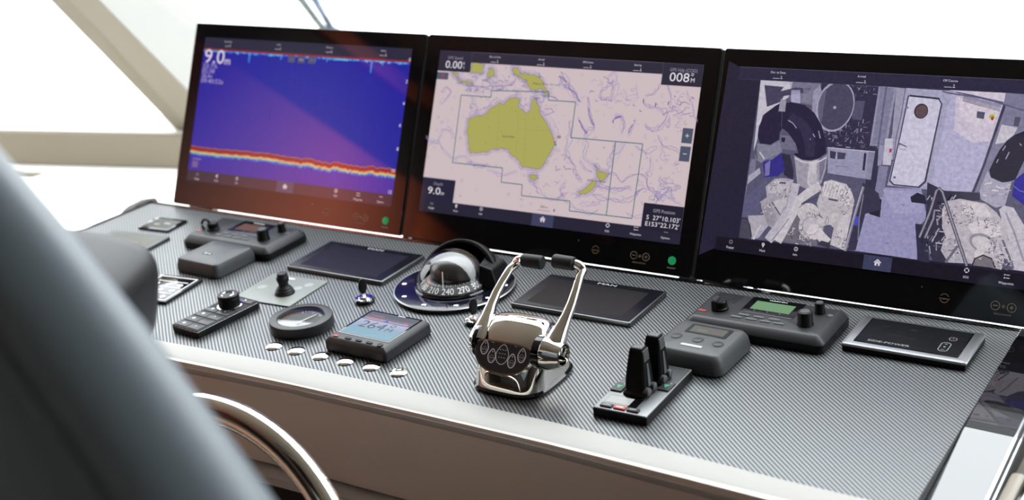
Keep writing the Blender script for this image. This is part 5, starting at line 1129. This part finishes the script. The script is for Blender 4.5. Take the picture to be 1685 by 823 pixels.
# ------------------------------------------------------------------ steering wheel
WT = radians(15)
e = thing('steering_wheel', 'polished steel steering wheel rim curving up in front of the console', 'steering wheel', Matrix.Translation((.262, -.85, .625)) @ Matrix.Rotation(-WT, 4, 'X'))
RW = .296
mb = MB(); mb.tube([(RW * cos(2 * pi * k / 96), 0, RW * sin(2 * pi * k / 96)) for k in range(96)], .0185, chrome, 24, closed=True, up=(0, 1, 0)); mb.build('rim', e)
for k in range(3):
    a = radians(-90 + 120 * k); mb = MB(); mb.tube([(.045 * cos(a), .045, .045 * sin(a)), (.12 * cos(a), .045, .12 * sin(a)), (.2 * cos(a), .02, .2 * sin(a)), (RW * cos(a), 0, RW * sin(a))], [.011, .010, .009, .010], chrome, 14, up=(0, 1, 0)); mb.build('spoke', e)
mb = MB(); mb.M = Matrix.Rotation(pi / 2, 4, 'X'); mb.lathe(0, 0, [(.02, -.34), (.02, -.1), (.05, -.08), (.055, -.045), (.05, -.03), (.02, -.026)], black, 40); mb.build('hub', e)

# ------------------------------------------------------------------ helm chair in the foreground
leath = noise_bump(mat('blue_grey_leather', (.15, .19, .225), .42), 500, .0003, .25)
leathd = noise_bump(mat('charcoal_leather', (.008, .009, .010), .42, spec=.2), 500, .0003, .25)
chair = thing('helm_chair', 'out of focus blue grey leather helm chair back filling the lower left corner', 'chair', Matrix())
P0 = Vector((0.591,-1.396,1.449)); P1 = Vector((1.045,-1.448,1.132)); ax = (P1 - P0).normalized()
vd = Vector((-.5246, .8208, -.2259)); nrm = ax.cross(vd).normalized()
if nrm.z < 0: nrm = -nrm          # across the view, towards upper right
dep = nrm.cross(ax).normalized()
if dep.dot(vd) < 0: dep = -dep      # away from the viewer
mb = MB(); rings = []
prof = [(-.40, -.010), (-.20, -.012), (-.10, -.010), (-.078, -.004), (-.070, .004), (-.062, -.001), (-.050, -.002), (-.034, .006), (-.018, .018), (-.006, .034), (.0, .055), (-.004, .080), (-.02, .092), (-.06, .105), (-.40, .11)]
for i in range(15):
    c_ = P0 + (P1 - P0) * (i / 14); bow = -.012 * (2 * i / 14 - 1) ** 2
    rings.append([tuple(c_ + nrm * (a + bow) + dep * b) for a, b in prof])
mb.rings(rings, leath); mb.build('backrest', chair, autosmooth=80)
mb = MB()
C_ = Vector((0.383,-1.118,1.125)); Rr, Uu, Ff = Vector((.8426, .5385, 0)), Vector((-.1217, .1903, .9742)), vd
mb.M = Matrix(((Rr.x, -Ff.x, Uu.x, C_.x), (Rr.y, -Ff.y, Uu.y, C_.y), (Rr.z, -Ff.z, Uu.z, C_.z), (0, 0, 0, 1))) @ Matrix.Rotation(radians(8), 4, 'Y') @ Matrix.Rotation(radians(-16), 4, 'X')
rings = []
for yy, s_ in ((.030, .90), (.0285, .96), (.024, .99), (.0, 1.), (-.10, 1.), (-.125, .985), (-.135, .93), (-.14, .85)):
    rr_ = []
    for k in range(48):
        a = 2 * pi * k / 48; x = math.copysign(abs(cos(a)) ** .55, cos(a)) * .080 * s_; zz = math.copysign(abs(sin(a)) ** .55, sin(a)) * .066 * s_; rr_.append((x, yy, zz))
    rings.append(rr_)
mb.rings(rings, leathd); arm = mb.build('armrest', chair, autosmooth=60); M_ = mb.M
mb = MB(); mb.M = M_
for k in range(26):
    a = radians(20 + k * 5.5); a2 = a + radians(3.2)
    f = lambda t: (math.copysign(abs(cos(t)) ** .55, cos(t)) * .0745, .0290, math.copysign(abs(sin(t)) ** .55, sin(t)) * .0605)
    mb.tube([f(a), f(a2)], .0009, greym, 6)
mb.build('stitching', arm)
mb = MB(); mb.box(.15, .55, -1.75, -1.35, .55, .62, leathd); mb.build('seat', chair, bevel=.02)
mb = MB(); mb.lathe(.35, -1.55, [(.22, 0), (.22, .03), (.05, .05), (.05, .56)], chrome, 32); mb.build('pedestal', chair)

# ------------------------------------------------------------------ outside the windscreen
e = thing('windscreen_wiper', 'pale grey twin arm wiper outside the windscreen above the left monitor', 'wiper', Matrix())
wg = mat('wiper_grey', (.085, .10, .098), .6, spec=.2); wb = mat('wiper_blue', (.06, .085, .13), .5, spec=.2)
MB().tube([(-1.22, 1.42, 1.08), (-1.27, 1.36, 1.19), (-1.231,1.217,1.229), (-1.297,1.199,1.316), (-1.74, 1.18, 1.6)], .0115, wg, 10).build('arm', e)
MB().tube([(-1.18, 1.42, 1.08), (-1.22, 1.36, 1.19), (-1.209,1.231,1.229), (-1.262,1.221,1.316), (-1.6, 1.18, 1.6)], .0110, wb, 10).build('arm', e)
# pale foredeck beyond the glass
struct(MB().box(-6, 6, 1.2, 12, .70, .78, offwhite).build('floor_foredeck'))
